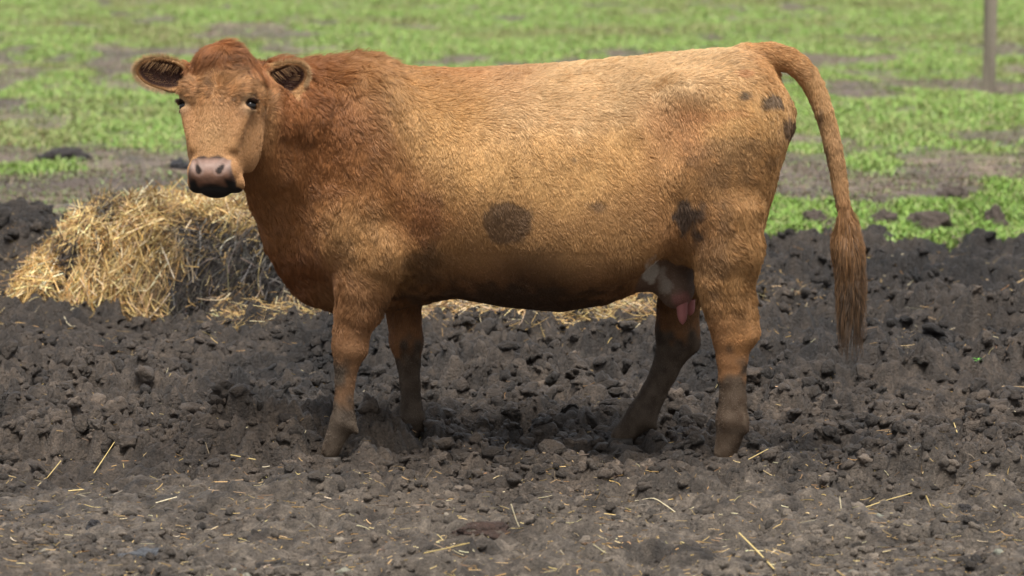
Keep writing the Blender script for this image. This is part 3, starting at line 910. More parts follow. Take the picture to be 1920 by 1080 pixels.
def fur(N):
    def dens(c, n):
        head = (c[:, 1] < -.28) & (c[:, 0] < -.6)
        d = np.where(n[:, 1] > .45, .22, 1.0)
        d = d * np.where(c[:, 2] < .42, .55, 1.0) * np.where(head, 2.6, 1.0)
        return d
    mixv = sample(BV, BQ, dens)(N)
    R, Nn, col = mixv(BV), unit(mixv(BN)), mixv(BC)
    L = coat_len(R, Nn)
    keep = L > .002; R, Nn, col, L = R[keep], Nn[keep], col[keep], L[keep]; n = len(R)
    D = flow(R, Nn)
    px, py = pix(R)
    headm = (R[:, 1] < -.28) & (px < 520)
    curl = .38 + .34 * smooth01(-px, -880, -640); uh = (R - HO) @ HU; curl = np.where(headm, .30 + .55 * smooth01(-uh, -.20, -.10), curl); curl = np.where((px > 1250) & (py > 300), .55, curl)
    curl = np.where(px > 1500, .12, curl)
    w1 = np.stack([noise(R[:, 0] * 24, R[:, 1] * 24, R[:, 2] * 17, seed=301 + i) for i in range(3)], 1)
    w2 = np.stack([noise(R[:, 0] * 60, R[:, 1] * 60, R[:, 2] * 45, seed=311 + i) for i in range(3)], 1)
    w3 = np.stack([noise(R[:, 0] * 8, R[:, 1] * 8, R[:, 2] * 6, seed=321 + i) for i in range(3)], 1)
    D = unit(D) + curl[:, None] * (w1 * .9 + w2 * .6 + w3 * .4) + .10 * rng.normal(size=(n, 3))
    D = D - (D * Nn).sum(1, keepdims=True) * Nn
    D = unit(D)
    L = L * (.65 + .6 * rng.random(n)) * (1 + .30 * w2[:, 0])
    lift = .36 + .22 * np.clip(w1[:, 1], -1, 1) + .08 * rng.normal(size=n)
    lift = np.where(headm, lift * .75, lift)
    lift = np.clip(lift, .12, .9)
    crest = (px < 705) & (rng.random(n) < .7) & (Nn[:, 2] > .45) & ~headm
    lift = np.where(crest, lift + .25 + .35 * (rng.random(n) < .2), lift)
    K = 5
    s = np.linspace(0, 1, K)[None, :, None]
    bend = w1[:, [1, 2, 0]] * curl[:, None] * .5
    tlm = px > 1500; lift = np.where(tlm, .28, lift); L = np.where(tlm & (px > 1500), .020 * (.75 + .4 * rng.random(n)), L)
    pts = R[:, None] + L[:, None, None] * (D[:, None] * (s * .95) + Nn[:, None] * lift[:, None, None] * (1.5 * s - .95 * s * s) + bend[:, None] * s * s)
    # locks: tips gather toward the middle of their lock
    for cs, st, sd in ((.013, .60, 400), (.030, .30, 410)):
        inv = clump_ids(R * np.where(headm & (uh > .2), 1.5, 1.0)[:, None], cs, sd)
        cnt = np.bincount(inv)
        tip = pts[:, -1]
        ctr = np.stack([np.bincount(inv, tip[:, d]) / cnt for d in range(3)], 1)[inv]
        off = ctr - tip
        ln = np.linalg.norm(off, axis=1, keepdims=True); off *= np.minimum(1, L[:, None] * .8 / (ln + 1e-9))
        pts = pts + off[:, None] * (s ** 1.6) * st * np.where(px > 1500, .35, 1.)[:, None, None]
    jit = rng.normal(size=(n, 1, 3)) * L[:, None, None] * .05
    pts = pts + jit * s
    inv = clump_ids(R, .013, 400)
    lockv = rng.normal(size=inv.max() + 1)[inv]
    lk = np.where(headm & (uh < .19), .20, np.where(headm, .06, np.where((px > 800) & (px < 1250), .06, .11)))
    col = col * np.clip(1 + lk * lockv + .09 * rng.normal(size=n), .5, 1.6)[:, None]
    col = col * (1 + .12 * w3[:, :1]) * np.array([1, 1, 1])
    r0 = (.00050 + .0001 * rng.random(n))
    r0 = np.where(headm, r0 * .75, r0)
    rad = r0[:, None] * np.array([1, 1, .9, .65, .2])[None]
    o = hair_obj('coat', pts, rad, np.clip(col, .008, .95), cow, M_fur)
    return o
fur(430000)

def tail_switch(N=13000):
    """long hair of the tail end"""
    path = np.array([P(a, b, Y) for a, b, Y in ((1583, 375, -.05), (1588, 415, -.05), (1592, 455, -.05), (1593, 500, -.05), (1594, 550, -.05))])
    t = rng.random(N) ** .9 * (len(path) - 1.001); i = t.astype(int); f = (t - i)[:, None]
    R = path[i] * (1 - f) + path[i + 1] * f
    a = rng.random(N) * 2 * math.pi
    out = np.stack([np.cos(a), np.sin(a) * .8, 0 * a], 1)
    tt0 = t / 4
    L = (.07 + .10 * rng.random(N) + .16 * (rng.random(N) < .14) * tt0) * (1 - .2 * t / 4)
    tt = t / 4
    wave = np.stack([noise(a * 2, tt * 5, seed=501), noise(a * 2, tt * 5, seed=502), 0 * a], 1)
    K = 9; s = np.linspace(0, 1, K)[None, :, None]
    spread = (.085 * (1 - .45 * tt) * (.5 + .5 * rng.random(N)) * (.45 + .55 * np.clip(tt * 3, 0, 1)))[:, None, None]
    down = np.array([.02, 0, -1.])
    pts = R[:, None] + out[:, None] * (.006 + spread * (1 - (1 - s) ** 2) * (1 - .45 * s * s)) + down * L[:, None, None] * s
    pts = pts + wave[:, None] * .030 * s + (.009 * np.sin(s * 9 + a[:, None, None] * 3)) * out[:, None] * s
    g = (a / (2 * math.pi) * 9).astype(int) * 7 + (tt * 7).astype(int)
    cnt = np.bincount(g, minlength=g.max() + 1); tip = pts[:, -1]
    ctr = np.stack([np.bincount(g, tip[:, d], g.max() + 1) / np.maximum(cnt, 1) for d in range(3)], 1)[g]
    pts = pts + (ctr - tip)[:, None] * np.array([.5, .5, .1]) * s ** 2
    base = np.array([.36, .185, .075]); low = np.array([.085, .062, .045])
    k = np.clip(tt * 1.0 + .25 * rng.normal(size=N), 0, 1)[:, None]
    col = (base * (1 - k) + low * k) * (1 + .25 * rng.normal(size=(N, 1))).clip(.4, 1.7)
    rad = np.full((N, 1), .00062) * np.linspace(1, .35, K)[None]
    return hair_obj('tail_switch', pts, rad, np.clip(col, .01, .9), cow, M_fur)
tail_switch()

def fringe(name, c, b):
    """long soft hair inside and around the ear"""
    n = 2200
    a = rng.random(n) * 2 * math.pi
    rim = c + b[0] * (.087 * np.cos(a))[:, None] + b[1] * (.052 * np.sin(a))[:, None] + b[2] * .006
    ok = np.cos(a) > -.75; a, rim = a[ok], rim[ok]; n = len(a)
    out = b[0] * np.cos(a)[:, None] * .8 + b[1] * np.sin(a)[:, None]
    L = .010 + .012 * rng.random(n)
    K = 5; s = np.linspace(0, 1, K)[None, :, None]
    d = unit(out + .35 * rng.normal(size=(n, 3)) + b[2] * .2 + b[0] * .3)
    p1 = rim[:, None] + d[:, None] * L[:, None, None] * s
    m = 70
    # inside tufts growing from the lower edge and the base
    bb = rng.random(m); a2 = math.pi * (1.02 + .9 * bb)
    r2 = c + b[0] * (.066 * np.cos(a2))[:, None] + b[1] * (.036 * np.sin(a2))[:, None] + b[2] * .0
    tl = rng.integers(0, 9, m); ta = np.linspace(-1, 1, 9)[tl]
    d2 = unit(b[1] * .5 + b[2] * .55 - b[0] * (.5 + .3 * ta)[:, None] + .15 * rng.normal(size=(m, 3)))
    up2 = c + b[0] * (-.055 + .11 * rng.random(m))[:, None] + b[1] * .034 + b[2] * .006
    hang = rng.random(m) < .6
    r2 = np.where(hang[:, None], up2, r2); d2 = np.where(hang[:, None], unit(-b[1] * .9 + b[0] * .45 + b[2] * .35 + .12 * rng.normal(size=(m, 3))), d2)
    L2 = .022 + .022 * rng.random(m)
    p2 = r2[:, None] + d2[:, None] * L2[:, None, None] * s
    pts = np.concatenate([p1, p2]); col = np.concatenate([np.tile((.56, .38, .20), (n, 1)), np.tile((.42, .24, .11), (m, 1))])
    col = col * (1 + .2 * rng.normal(size=(n + m, 1))).clip(.4, 1.6)
    rad = np.full((n + m, 1), .00040) * np.linspace(1, .3, K)[None]
    return hair_obj(name, pts, rad, np.clip(col, .01, .9), cow, M_fur)
for c, b in EARS: fringe('ear_hair', c, b)

# ------------------------------------------------------------------ eyes, lashes, hooves, teats
def uv_ball(c, r, M=None, nu=24, nv=14):
    th = np.linspace(0, math.pi, nv); ph = np.linspace(0, 2 * math.pi, nu, endpoint=False)
    V = np.array([[math.sin(t) * math.cos(p), math.sin(t) * math.sin(p), math.cos(t)] for t in th for p in ph]) * r
    if M is not None: V = V @ np.array(M)
    q = [[i * nu + j, i * nu + (j + 1) % nu, (i + 1) * nu + (j + 1) % nu, (i + 1) * nu + j] for i in range(nv - 1) for j in range(nu)]
    return V + c, np.array(q)
M_eye = plain('wet dark eye', (.010, .007, .005), .10, .35, .25)
M_hoof = attr_mat('hoof', rough=.55, spec=.4, bump=(60, .6, .006, 5), var=(30, .6, 1.4, 4))
M_skin = plain('pink skin', (.42, .16, .15), .55, .35)
for sw in (-1, 1):
    V, q = uv_ball(HL(.190, .036, sw * .1105), np.array([.0215, .0225, .0215]), HM)
    ey = mesh_obj('eye', V, q, M_eye, cow)
    n = 130; t = rng.random(n)
    r = HL(.172, .062, sw * .119) + (HV * -.022 + HW * sw * .010)[None] * t[:, None] * 1.1
    d = unit(HW * sw * .9 + HV * .5 + HU * .35 + .18 * rng.normal(size=(n, 3)))
    s = np.linspace(0, 1, 4)[None, :, None]
    pts = r[:, None] + d[:, None] * (.016 + .008 * rng.random(n))[:, None, None] * s - HU * .003 * s * s
    hair_obj('eyelashes', pts, np.full((n, 1), .0004) * np.array([[1, .9, .6, .2]]), np.tile((.08, .04, .025), (n, 1)), ey, M_fur)

def claw(x, y, ang, w, l, h, slant=-.30):
    """one pointed half of a cloven hoof, sole on z=0"""
    nu, rings = 20, 7
    V = []
    for i in range(rings):
        t = i / (rings - 1)
        sx, sw_ = l * (1 - .48 * t), w * (1 - .35 * t)
        for j in range(nu):
            a = 2 * math.pi * j / nu
            px_ = math.cos(a); k = 1 + .25 * max(0, px_) ** 3
            X = px_ * k * sx - l * .30 * t * 1.0
            Yy = math.sin(a) * sw_ * (1 - .35 * max(0, px_) ** 2)
            Z = h * t - .006 * (1 - t)
            V.append((X, Yy, Z))
    V += [(-l * .30, 0, h)] * nu
    V = np.array(V); ca, sa = math.cos(ang), math.sin(ang)
    V = np.stack([x + V[:, 0] * ca - V[:, 1] * sa, y + V[:, 0] * sa + V[:, 1] * ca, V[:, 2]], 1)
    q = [[i * nu + j, i * nu + (j + 1) % nu, (i + 1) * nu + (j + 1) % nu, (i + 1) * nu + j] for i in range(rings) for j in range(nu)]
    return V, np.array(q)
for i, f in enumerate(FEET):
    V, Q = [], []; k = 0
    for s_ in (-1, 1):
        v, q = claw(f[0] - .006, f[1] + s_ * .026, math.pi + s_ * .10, .031, .064, .066)
        v = v + np.array([0, 0, -.030]); V.append(v); Q.append(q + k); k += len(v)
    V = np.concatenate(V)
    cc = np.tile((.050, .041, .033), (len(V), 1)) * (1 + .3 * noise(V[:, 0] * 70, V[:, 1] * 70, V[:, 2] * 50, seed=520)[:, None])
    mesh_obj('hoof', V, np.concatenate(Q), M_hoof, cow, cols=cc)
for (tx_, ty_, tY, ln) in ((1278, 562, -.085, .085), (1292, 562, .04, .055)):
    a = P(tx_, ty_, tY); t = np.linspace(0, 1, 9)
    pts = a[None] + np.stack([.004 * t, 0 * t, -ln * t], 1)
    rr = np.array([.021, .0205, .0195, .019, .0185, .0175, .0155, .011, .001])
    V, q = tubes(pts[None], rr[None], 14)
    mesh_obj('teat', V, q, M_skin, cow)

# ------------------------------------------------------------------ straw heap, litter, clods, seedling, post
STRAW = [(.68, .46, .18), (.78, .58, .28), (.56, .35, .12), (.42, .26, .10), (.85, .72, .45), (.30, .19, .10)]
def straws(pos, nrm, length, rad, tilt=.35, bend=.12, dirs=None, K=4, flat=.55):
    """stalks lying roughly along the surface given by nrm"""
    n = len(pos)
    d = rng.normal(size=(n, 3)) if dirs is None else dirs + .55 * rng.normal(size=(n, 3))
    d = d - (d * nrm).sum(1, keepdims=True) * nrm; d = unit(d) + nrm * (tilt * rng.normal(size=(n, 1))); d = unit(d)
    c = unit(np.cross(d, rng.normal(size=(n, 3))))
    s = np.linspace(-.5, .5, K)[None, :, None]
    kink = np.where(rng.random(n) < .35, 3.0, 1.0)
    pts = pos[:, None] + d[:, None] * length[:, None, None] * s + c[:, None] * (length * bend * kink * rng.random(n))[:, None, None] * (np.abs(s) ** 1.4 * 4 * .5)
    return tubes(pts, rad[:, None] * np.ones((1, K)), 3, flat)

def heap_xy(px, py):            # ground point under a pixel
    y = GY(py); return (px - 960) / FPX * np.hypot(y - CAMY, CAMZ), y

HPX = [-40, 25, 45, 75, 110, 140, 165, 200, 250, 300, 380, 460, 520, 580, 640, 700, 860, 1000, 1120, 1200, 1250, 1300]
HPH = [0, 0, .08, .16, .29, .385, .41, .405, .395, .40, .41, .43, .44, .34, .26, .24, .24, .20, .20, .26, .22, .0]
hX = [(p - 960) / 418.0 for p in HPX]
fH = prof(hX, HPH, .05)
def heap_h(x, y):
    y0 = 4.06 + .10 * noise(x * 3, x * 0, seed=601) + .04 * noise(x * 9, x * 0, seed=602)       # front foot of the heap
    H = fH(x)
    t = np.clip((y - y0) / (.12 + H * .62), 0, 1); up = np.sin(t * math.pi / 2) ** .8
    bk = 1 - smooth01(y, 4.06 + .25 + H * 1.9, 4.06 + .75 + H * 2.9)
    lump = 1 + .10 * noise(x * 5, y * 5, seed=603) + .09 * noise(x * 11, y * 11, seed=604) + .05 * noise(x * 24, y * 24, seed=605)
    # the loose lobe at the near left corner
    lobe = .20 * np.exp(-((x + 2.10) / .11) ** 2 - ((y - 4.12) / .20) ** 2) + .14 * np.exp(-((x + 1.99) / .07) ** 2 - ((y - 4.35) / .16) ** 2)
    return np.maximum(H * up * bk * lump, lobe)

hx_ = np.arange(-2.42, .86, .016); hy_ = np.arange(3.85, 6.6, .016)
HXg, HYg = np.meshgrid(hx_, hy_); hxf, hyf = HXg.ravel(), HYg.ravel()
hh_ = heap_h(hxf, hyf); gz = ground_h(hxf, hyf)
hz_ = np.where(hh_ > .02, gz * .4 + hh_, gz - .05) + .012 * noise(hxf * 40, hyf * 40, seed=606)
m, k_ = len(hx_), len(hy_)
ii = (np.arange(k_ - 1)[:, None] * m + np.arange(m - 1)[None, :]).ravel()
hf_ = np.stack([ii, ii + 1, ii + m + 1, ii + m], 1)
hf_ = hf_[(hh_[hf_].max(1) > .018)]

def darkpart(x, y, z):
    """1 on the rotten, black part of the heap"""
    px = 960 + x * 418
    a = px + 26 * noise(x * 8, z * 8, seed=610) + 16 * noise(x * 20, z * 20, seed=611)
    d = smooth01(a, 300, 350) * (1 - smooth01(a, 590, 660)) * smooth01(.400 - z + .04 * noise(x * 9, y * 9, seed=612), -.02, .05)
    l = (1 - smooth01(a, 118, 138)) * smooth01(a, 88, 104) * smooth01(z, .10, .16) * (1 - smooth01(z, .30, .37))
    t = np.exp(-((px - 185) / 28) ** 2) * smooth01(z, .38, .42) * .9
    return np.clip(d + l + t, 0, 1)

dk = darkpart(hxf, hyf, hz_)[:, None]
hc_ = np.array([.13, .085, .042]) * (1 - dk) + np.array([.022, .018, .016]) * dk
u_, inv = np.unique(hf_, return_inverse=True)
pile = bpy.data.objects.new('straw_heap', None); C.objects.link(pile); pile.location = (-1.5, 4.6, 0)
tag(pile, 'heap of golden bedding straw, half rotted black, lying on the mud behind the cow', 'straw heap')
core = mesh_obj('heap_core', np.stack([hxf, hyf, hz_], 1)[u_] - np.array([-1.5, 4.6, 0]), inv.reshape(hf_.shape), M_clod, pile, cols=hc_[u_])

def heap_straw(n):
    x = rng.uniform(-2.35, .82, n * 3); y = rng.uniform(3.95, 6.2, n * 3)
    h = heap_h(x, y); pf = fH(x)
    w = (h > .02) * (.35 + 1.0 * (y < 4.9)) * np.where(x > -.75, .8, 1.0)
    k = rng.random(n * 3) < w; x, y, h = x[k][:n], y[k][:n], h[k][:n]; n = len(x)
    e = .02; gzz = ground_h(x, y) * .4
    nx_ = -(heap_h(x + e, y) - heap_h(x - e, y)) / (2 * e); ny_ = -(heap_h(x, y + e) - heap_h(x, y - e)) / (2 * e)
    N_ = unit(np.stack([nx_, ny_, np.ones(n)], 1))
    z = h + gzz
    dkk = darkpart(x, y, z)
    keep = rng.random(n) > dkk * .35
    x, y, z, N_, dkk = x[keep], y[keep], z[keep], N_[keep], dkk[keep]; n = len(x)
    pos = np.stack([x, y, z], 1) + N_ * (rng.random((n, 1)) ** 1.5 * .055 - .012)
    L = .05 + .17 * rng.random(n) ** 1.4
    down = np.stack([.55 * noise(x * 4, y * 4, seed=620) - .25, -.55 + 0 * x, -.75 + 0 * x], 1)
    V, Q = straws(pos, N_, L, .0013 + .0017 * rng.random(n), tilt=.33, bend=.16, dirs=down * .8)
    col = rand_colors(n, STRAW, [4, 3, 3, 2, 1.2, 1.3], .22)
    tone = smooth01(fbm(x * 4, y * 4, z * 4, oct=3, seed=622), -.3, .4)[:, None]
    col = col * (.55 + .55 * tone)
    d2 = (rng.random(n) < dkk * .92)[:, None]
    col = np.where(d2, rand_colors(n, [(.035, .029, .025), (.07, .058, .046), (.15, .12, .09), (.26, .19, .11)], [4.5, 3, .9, .35], .25), col)
    o = mesh_obj('loose_straw', V - np.array([-1.5, 4.6, 0]), Q, M_straw, pile, smooth=False, cols=np.repeat(np.clip(col, .01, .9), 12, 0))
    tag(o, kind='stuff')
heap_straw(38000)

def litter():
    """chaff and straw bits trodden into the mud"""
    def area(px0, px1, py0, py1, n, l0, l1):
        py = rng.uniform(py0, py1, n); y = np.array([GY(v) for v in np.linspace(py0, py1, 200)])
        y = np.interp(py, np.linspace(py0, py1, 200), y)
        x = (rng.uniform(px0, px1, n) - 960) / FPX * (y - CAMY)
        return x, y, l0 + (l1 - l0) * rng.random(n) ** 2.2
    parts = [area(-60, 1980, 640, 1110, 2600, .008, .06), area(-60, 1980, 880, 1110, 3000, .005, .05), area(1410, 1940, 470, 700, 1000, .012, .10),
             area(-40, 420, 600, 680, 300, .02, .12), area(390, 1260, 590, 655, 2600, .02, .16), area(400, 640, 596, 650, 1300, .03, .16), area(780, 1245, 600, 634, 2400, .04, .17), area(1405, 1520, 545, 605, 240, .02, .10),
             area(-40, 140, 560, 610, 500, .02, .12), area(-40, 130, 430, 600, 160, .02, .12)]
    x = np.concatenate([p[0] for p in parts]); y = np.concatenate([p[1] for p in parts]); L = np.concatenate([p[2] for p in parts])
    n = len(x); e = .012
    z = ground_h(x, y)
    N_ = unit(np.stack([-(ground_h(x + e, y) - ground_h(x - e, y)) / (2 * e) * .4, -(ground_h(x, y + e) - ground_h(x, y - e)) / (2 * e) * .4, np.ones(n)], 1))
    z = np.maximum(z, .5 * (ground_h(x + L * .3, y) + ground_h(x - L * .3, y)))
    band_ = (y > 3.3) & (np.abs(x + .2) < 1.2)
    pos = np.stack([x, y, z + .003 + .03 * band_ * rng.random(n)], 1)
    V, Q = straws(pos, N_, L, (.0007 + .0010 * rng.random(n)) * (1 + .7 * band_), tilt=.14, bend=.12)
    col = rand_colors(n, STRAW + [(.22, .17, .11), (.16, .12, .08)], [2, 2, 2, 2, 1.2, 2, 2.5, 1.5], .2) * .8
    o = mesh_obj('straw_litter', V, Q, M_straw, smooth=False, cols=np.repeat(np.clip(col, .01, .9), 12, 0))
    tag(o, 'short bits of pale straw and chaff trodden into the dark mud', 'straw', kind='stuff')
litter()

# single stalks one can point at: pixel path, thickness, colour, label
YEL, PAL, BRN = (.66, .50, .20), (.74, .64, .42), (.40, .28, .15)
stalks = [
    ([(88, 905), (114, 880)], 2.6, YEL, 'thick yellow straw stub lying alone on the mud at the lower left', 0),
    ([(176, 893), (216, 872)], 2.0, YEL, 'thin golden straw slanting over mud just right of the thick yellow stub', 0),
    ([(128, 922), (157, 921)], 2.2, YEL, 'short level golden straw just below the thick yellow stub', 0),
    ([(292, 951), (332, 950)], 2.0, PAL, 'pale level straw on grey mud between the dark lump and the cow', 0),
    ([(433, 889), (480, 898)], 2.2, YEL, 'yellow straw lying nearly level on the mud left of the near front hoof', 0),
    ([(310, 1033), (354, 1025)], 2.2, PAL, 'pale straw at the bottom left beside the blue-grey lump', 0),
    ([(958, 954), (968, 985), (976, 1003)], 3.0, PAL, 'upright pale straw stuck in the mud below the cow belly', 1),
    ([(795, 1068), (840, 1058), (880, 1048)], 2.4, YEL, 'long golden straw lying on the ground at the bottom centre', 0),
    ([(1190, 956), (1226, 946), (1256, 963), (1276, 976)], 2.0, PAL, 'pale straw bent like a roof on grey mud right of centre', 0),
    ([(1386, 1018), (1415, 1044), (1452, 1080)], 3.4, YEL, 'longest yellow straw running out of the picture at the bottom', 0),
    ([(1755, 893), (1786, 869)], 2.2, PAL, 'pale straw slanting up to the right on mud at the lower right', 0),
    ([(1864, 878), (1886, 905)], 2.6, YEL, 'yellow straw slanting down to the right near the right edge', 0),
    ([(1736, 940), (1749, 970)], 2.4, YEL, 'steep golden straw standing above the grey flat mud at the right', 1),
    ([(1612, 962), (1660, 960), (1710, 960)], 1.8, YEL, 'long thin level straw across the grey flat mud at the right', 0),
    ([(1574, 966), (1577, 990)], 2.6, PAL, 'short upright pale straw on grey mud left of the thin level one', 1),
    ([(1402, 915), (1440, 896)], 2.8, YEL, 'golden straw slanting beside the near hind hoof', 0),
    ([(1684, 556), (1700, 530), (1724, 508)], 3.0, PAL, 'pale straw leaning up out of the dark mud right of the tail', 1),
    ([(1650, 515), (1672, 518), (1694, 521)], 2.0, PAL, 'thin pale straw lying beside the leaning one right of the tail', 0),
    ([(1853, 760), (1860, 742), (1880, 736), (1925, 739)], 2.2, BRN, 'brown hooked twig lying on the mud at the right edge', 0),
    ([(1870, 770), (1890, 782), (1905, 792)], 2.4, PAL, 'broken pale stem below the hooked twig', 0),
    ([(1788, 794), (1795, 815)], 3.2, YEL, 'short stout straw stub in dark mud left of the broken stem', 0),
    ([(385, 850), (396, 820)], 2.4, YEL, 'golden straw poking up from the clods left of the cow', 1),
    ([(245, 375), (270, 372), (300, 396)], 2.4, YEL, None, 2),
]
for pth, wpx, colr, lab, up in stalks:
    if lab is None: continue
    ybase = [GY(p[1]) for p in pth]
    if up:
        yb = GY(pth[0][1] if pth[0][1] > pth[-1][1] else pth[-1][1])
        pts = np.array([P(a, b, yb) for a, b in pth]); pts[:, 2] += .0
        lo = np.argmin(pts[:, 2]); gzv = float(ground_h(pts[lo, 0], pts[lo, 1])); pts[:, 2] += gzv - pts[lo, 2] - .005
    else:
        pts = np.array([P(a, b, yb) for (a, b), yb in zip(pth, ybase)])
        tq = np.linspace(0, 1, 30)
        pp = np.stack([np.interp(tq, np.linspace(0, 1, len(pts)), pts[:, d]) for d in range(3)], 1)
        top = (ground_h(pp[:, 0], pp[:, 1])).max()
        g0, g1 = float(ground_h(pp[0, 0], pp[0, 1])), float(ground_h(pp[-1, 0], pp[-1, 1]))
        line = np.linspace(g0, g1, 30); lift_ = max(0, (ground_h(pp[:, 0], pp[:, 1]) - line).max())
        pts[:, 2] = np.interp(np.linspace(0, 1, len(pts)), tq, line + lift_ * .8) + .003
    tq = np.linspace(0, 1, 13); tt = np.linspace(0, 1, len(pts))
    pp = np.stack([np.interp(tq, tt, pts[:, d]) for d in range(3)], 1)
    pp[1:-1] = .25 * pp[:-2] + .5 * pp[1:-1] + .25 * pp[2:]
    c0 = pp.mean(0)
    rr = np.full((1, 13), S(wpx, pp[:, 1].mean()) * .5) * (1 + .12 * rng.normal(size=(1, 13)))
    V, Q = tubes((pp - c0)[None], rr, 8, .7)
    o = mesh_obj('twig' if 'twig' in lab else 'straw_stalk', V, Q, M_straw, cols=np.tile(colr, (len(V), 1)) * (.9 + .2 * rng.random((len(V), 1))))
    o.location = c0
    tag(o, lab, 'twig' if 'twig' in lab else 'straw', 'single straws and twigs on the mud')

def lump(name, px, py, wpx, hpx, col, lab, cat='clod', group='clods of earth', zf=1.0, wet=False, dy=0):
    y = GY(py) + dy; c = np.array([(px - 960) / FPX * np.hypot(y - CAMY, CAMZ), y, 0.])
    c[2] = ground_h(c[0], c[1])
    w, h = S(wpx, y) / 2, S(hpx, y)
    V, q = uv_ball(np.zeros(3), 1.0, nu=64, nv=44)
    n_ = unit(V)
    sd = int(px)
    rr = 1 + .30 * noise(n_[:, 0] * 1.7, n_[:, 1] * 1.7, n_[:, 2] * 1.7 + px, seed=sd) + .16 * noise(n_[:, 0] * 4, n_[:, 1] * 4, n_[:, 2] * 4, seed=sd + 1) \
        - .12 * np.abs(noise(n_[:, 0] * 8, n_[:, 1] * 8, n_[:, 2] * 8, seed=sd + 2)) + .06 * noise(n_[:, 0] * 18, n_[:, 1] * 18, n_[:, 2] * 18, seed=sd + 3)
    V = V * rr[:, None] * np.array([w, w * .8, h * .85])
    cc = np.tile(col, (len(V), 1)) * (1 + .3 * noise(n_[:, 0] * 6, n_[:, 1] * 6, n_[:, 2] * 6, seed=sd + 4)[:, None])
    o = mesh_obj(name, V, q, M_clod, cols=np.clip(cc, .005, 1)); o.location = c
    tag(o, lab, cat, group); return o
for px, py, w_, h_, c_, lab in LUMPS + [
    (275, 1072, 96, 20, (.10, .105, .115), 'flat blue-grey lump at the bottom left edge'),
    (176, 988, 30, 20, (.035, .032, .034), 'small black lump on grey mud at the lower left'),
    (905, 1004, 110, 26, (.060, .034, .024), 'red-brown dung clump on grey mud below the belly'),
    (1808, 976, 30, 20, (.035, .030, .028), 'small black lump on flat grey mud at the lower right')]:
    dung = 'dung' in lab
    lump('dung_clump' if dung else 'dirt_clod', px, py, w_, h_, c_, lab, 'dung' if dung else 'clod', None if dung else 'clods of earth')

# green seedling
def seedling(px, py, sc_, lab):
    y = GY(py); c = np.array([(px - 960) / FPX * np.hypot(y - CAMY, CAMZ), y, 0.]); c[2] = ground_h(c[0], c[1]) - .004
    r_ = bpy.data.objects.new('seedling', None); C.objects.link(r_); r_.location = c
    tag(r_, lab, 'plant')
    stem = np.array([[0, 0, 0], [.002, 0, .008], [.001, 0, .016]]) * sc_
    V, q = tubes(stem[None], np.full((1, 3), .0012 * sc_), 6)
    mesh_obj('stem', V, q, M_leaf, r_)
    for i in range(7):
        a = i * 2.4 + .4; L = (.018 + .010 * rng.random()) * sc_; up = .5 + .6 * rng.random()
        t = np.linspace(0, 1, 7)[:, None]; d = np.array([math.cos(a), math.sin(a), 0])
        mid_ = stem[1 + i % 2] + d * L * t + np.array([0, 0, 1]) * (up * L * t - .6 * L * t * t)
        wd = np.sin(np.clip(t, .04, .98) * math.pi) ** .7 * L * .16
        sd = np.cross(d, [0, 0, 1]); V = np.concatenate([mid_ - sd * wd, mid_ + np.array([0, 0, -.0006]) , mid_ + sd * wd])
        q = [[j, j + 1, 7 + j + 1, 7 + j] for j in range(6)] + [[7 + j, 8 + j, 15 + j, 14 + j] for j in range(6)]
        mesh_obj('leaf', V, np.array(q), M_leaf, r_)
M_leaf = plain('fresh leaf', (.11, .34, .035), .4, .5)
seedling(1833, 714, 1.35, 'tiny bright green seedling sprouting from bare mud at the right')

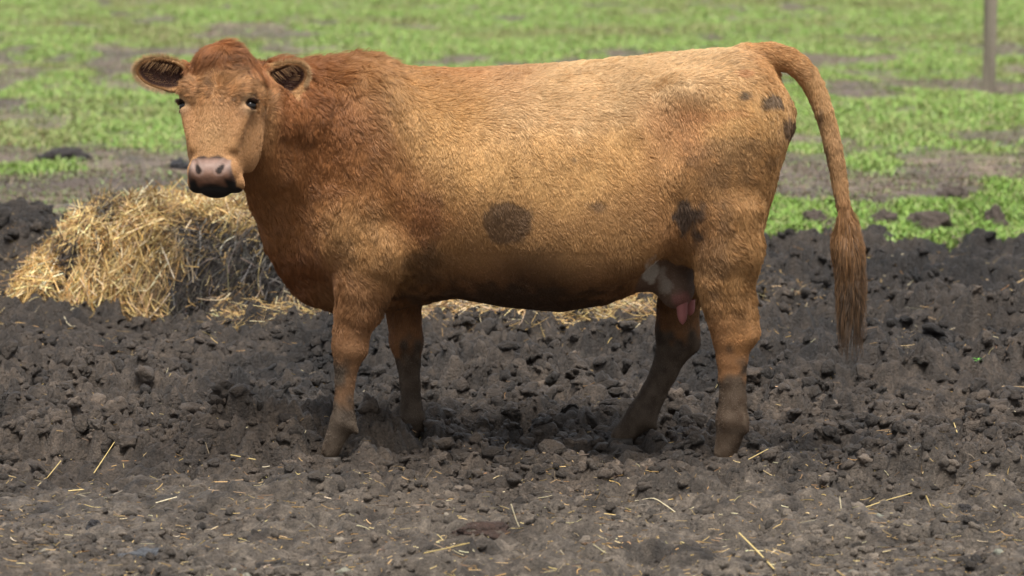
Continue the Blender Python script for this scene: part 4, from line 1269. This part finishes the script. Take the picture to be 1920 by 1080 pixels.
# fence post
def post():
    y = GY(181); x = (1852 - 960) / FPX * np.hypot(y - CAMY, CAMZ); z0 = float(ground_h(x, y))
    rw = S(12, y); H = 1.72
    nu, nz = 40, 70
    a = np.linspace(0, 2 * math.pi, nu, endpoint=False); V = []
    for i in range(nz + 3):
        t = min(i / nz, 1); z = -.15 + (H + .15) * t
        k = 1.0 if i <= nz else (.6 if i == nz + 1 else .02)
        r = rw * k * (1 + .10 * (1 - t) + .03 * noise(a * 6, a * 0 + z * .8, seed=701) - .06 * (noise(np.cos(a) * 5, np.sin(a) * 5, seed=702) > .35) + .02 * noise(a * 2, a * 0 + z * 5, seed=703))
        sq = .94 + .06 * np.cos(4 * a)
        V.append(np.stack([r * sq * np.cos(a) + .012 * math.sin(z * 1.3), r * sq * np.sin(a), np.full(nu, z + (.004 if i > nz else 0))], 1))
    V = np.concatenate(V)
    q = [[i * nu + j, i * nu + (j + 1) % nu, (i + 1) * nu + (j + 1) % nu, (i + 1) * nu + j] for i in range(nz + 2) for j in range(nu)]
    n_ = noise(V[:, 0] * 60, V[:, 1] * 60, V[:, 2] * 2.5, seed=704)[:, None]; n2_ = noise(V[:, 0] * 20, V[:, 1] * 20, V[:, 2] * 1.2, seed=705)[:, None]
    cc = np.array([.25, .215, .17]) * (1 + .25 * n_ + .2 * n2_)
    o = mesh_obj('fence_post', V, np.array(q), M_wood, cols=cc); o.location = (x, y, z0)
    tag(o, 'weathered grey wooden fence post standing in the pasture at the upper right', 'fence post')
M_wood = attr_mat('weathered wood', rough=.85, spec=.2, bump=(45, .6, .01, 4))
post()

# ------------------------------------------------------------------ light
sc = bpy.context.scene
w = bpy.data.worlds.new('World'); sc.world = w; w.use_nodes = True
nt = w.node_tree; bg = nt.nodes['Background']
sky = nt.nodes.new('ShaderNodeTexSky'); sky.sky_type = 'NISHITA'; sky.sun_disc = False
SUN_EL, SUN_AZ = radians(71), radians(172)      # azimuth clockwise from +Y (north)
sky.sun_elevation = SUN_EL; sky.sun_rotation = SUN_AZ
sky.air_density = 1.0; sky.dust_density = 4.0; sky.ozone_density = 1.0
hs = nt.nodes.new('ShaderNodeHueSaturation'); hs.inputs['Saturation'].default_value = .25
nt.links.new(sky.outputs[0], hs.inputs['Color']); nt.links.new(hs.outputs[0], bg.inputs['Color'])
bg.inputs['Strength'].default_value = .10
sd = bpy.data.lights.new('sun', 'SUN'); sd.energy = 2.7; sd.angle = radians(28); sd.color = (1, .96, .9)
so = bpy.data.objects.new('sun', sd); C.objects.link(so)
so.rotation_euler = (radians(90) - SUN_EL, 0, math.pi - SUN_AZ)
sc.view_settings.view_transform = 'Standard'; sc.view_settings.look = 'None'
sc.view_settings.exposure = 0.72; sc.view_settings.gamma = 1
sc.cycles.max_bounces = 6; sc.cycles.diffuse_bounces = 3; sc.cycles.glossy_bounces = 2
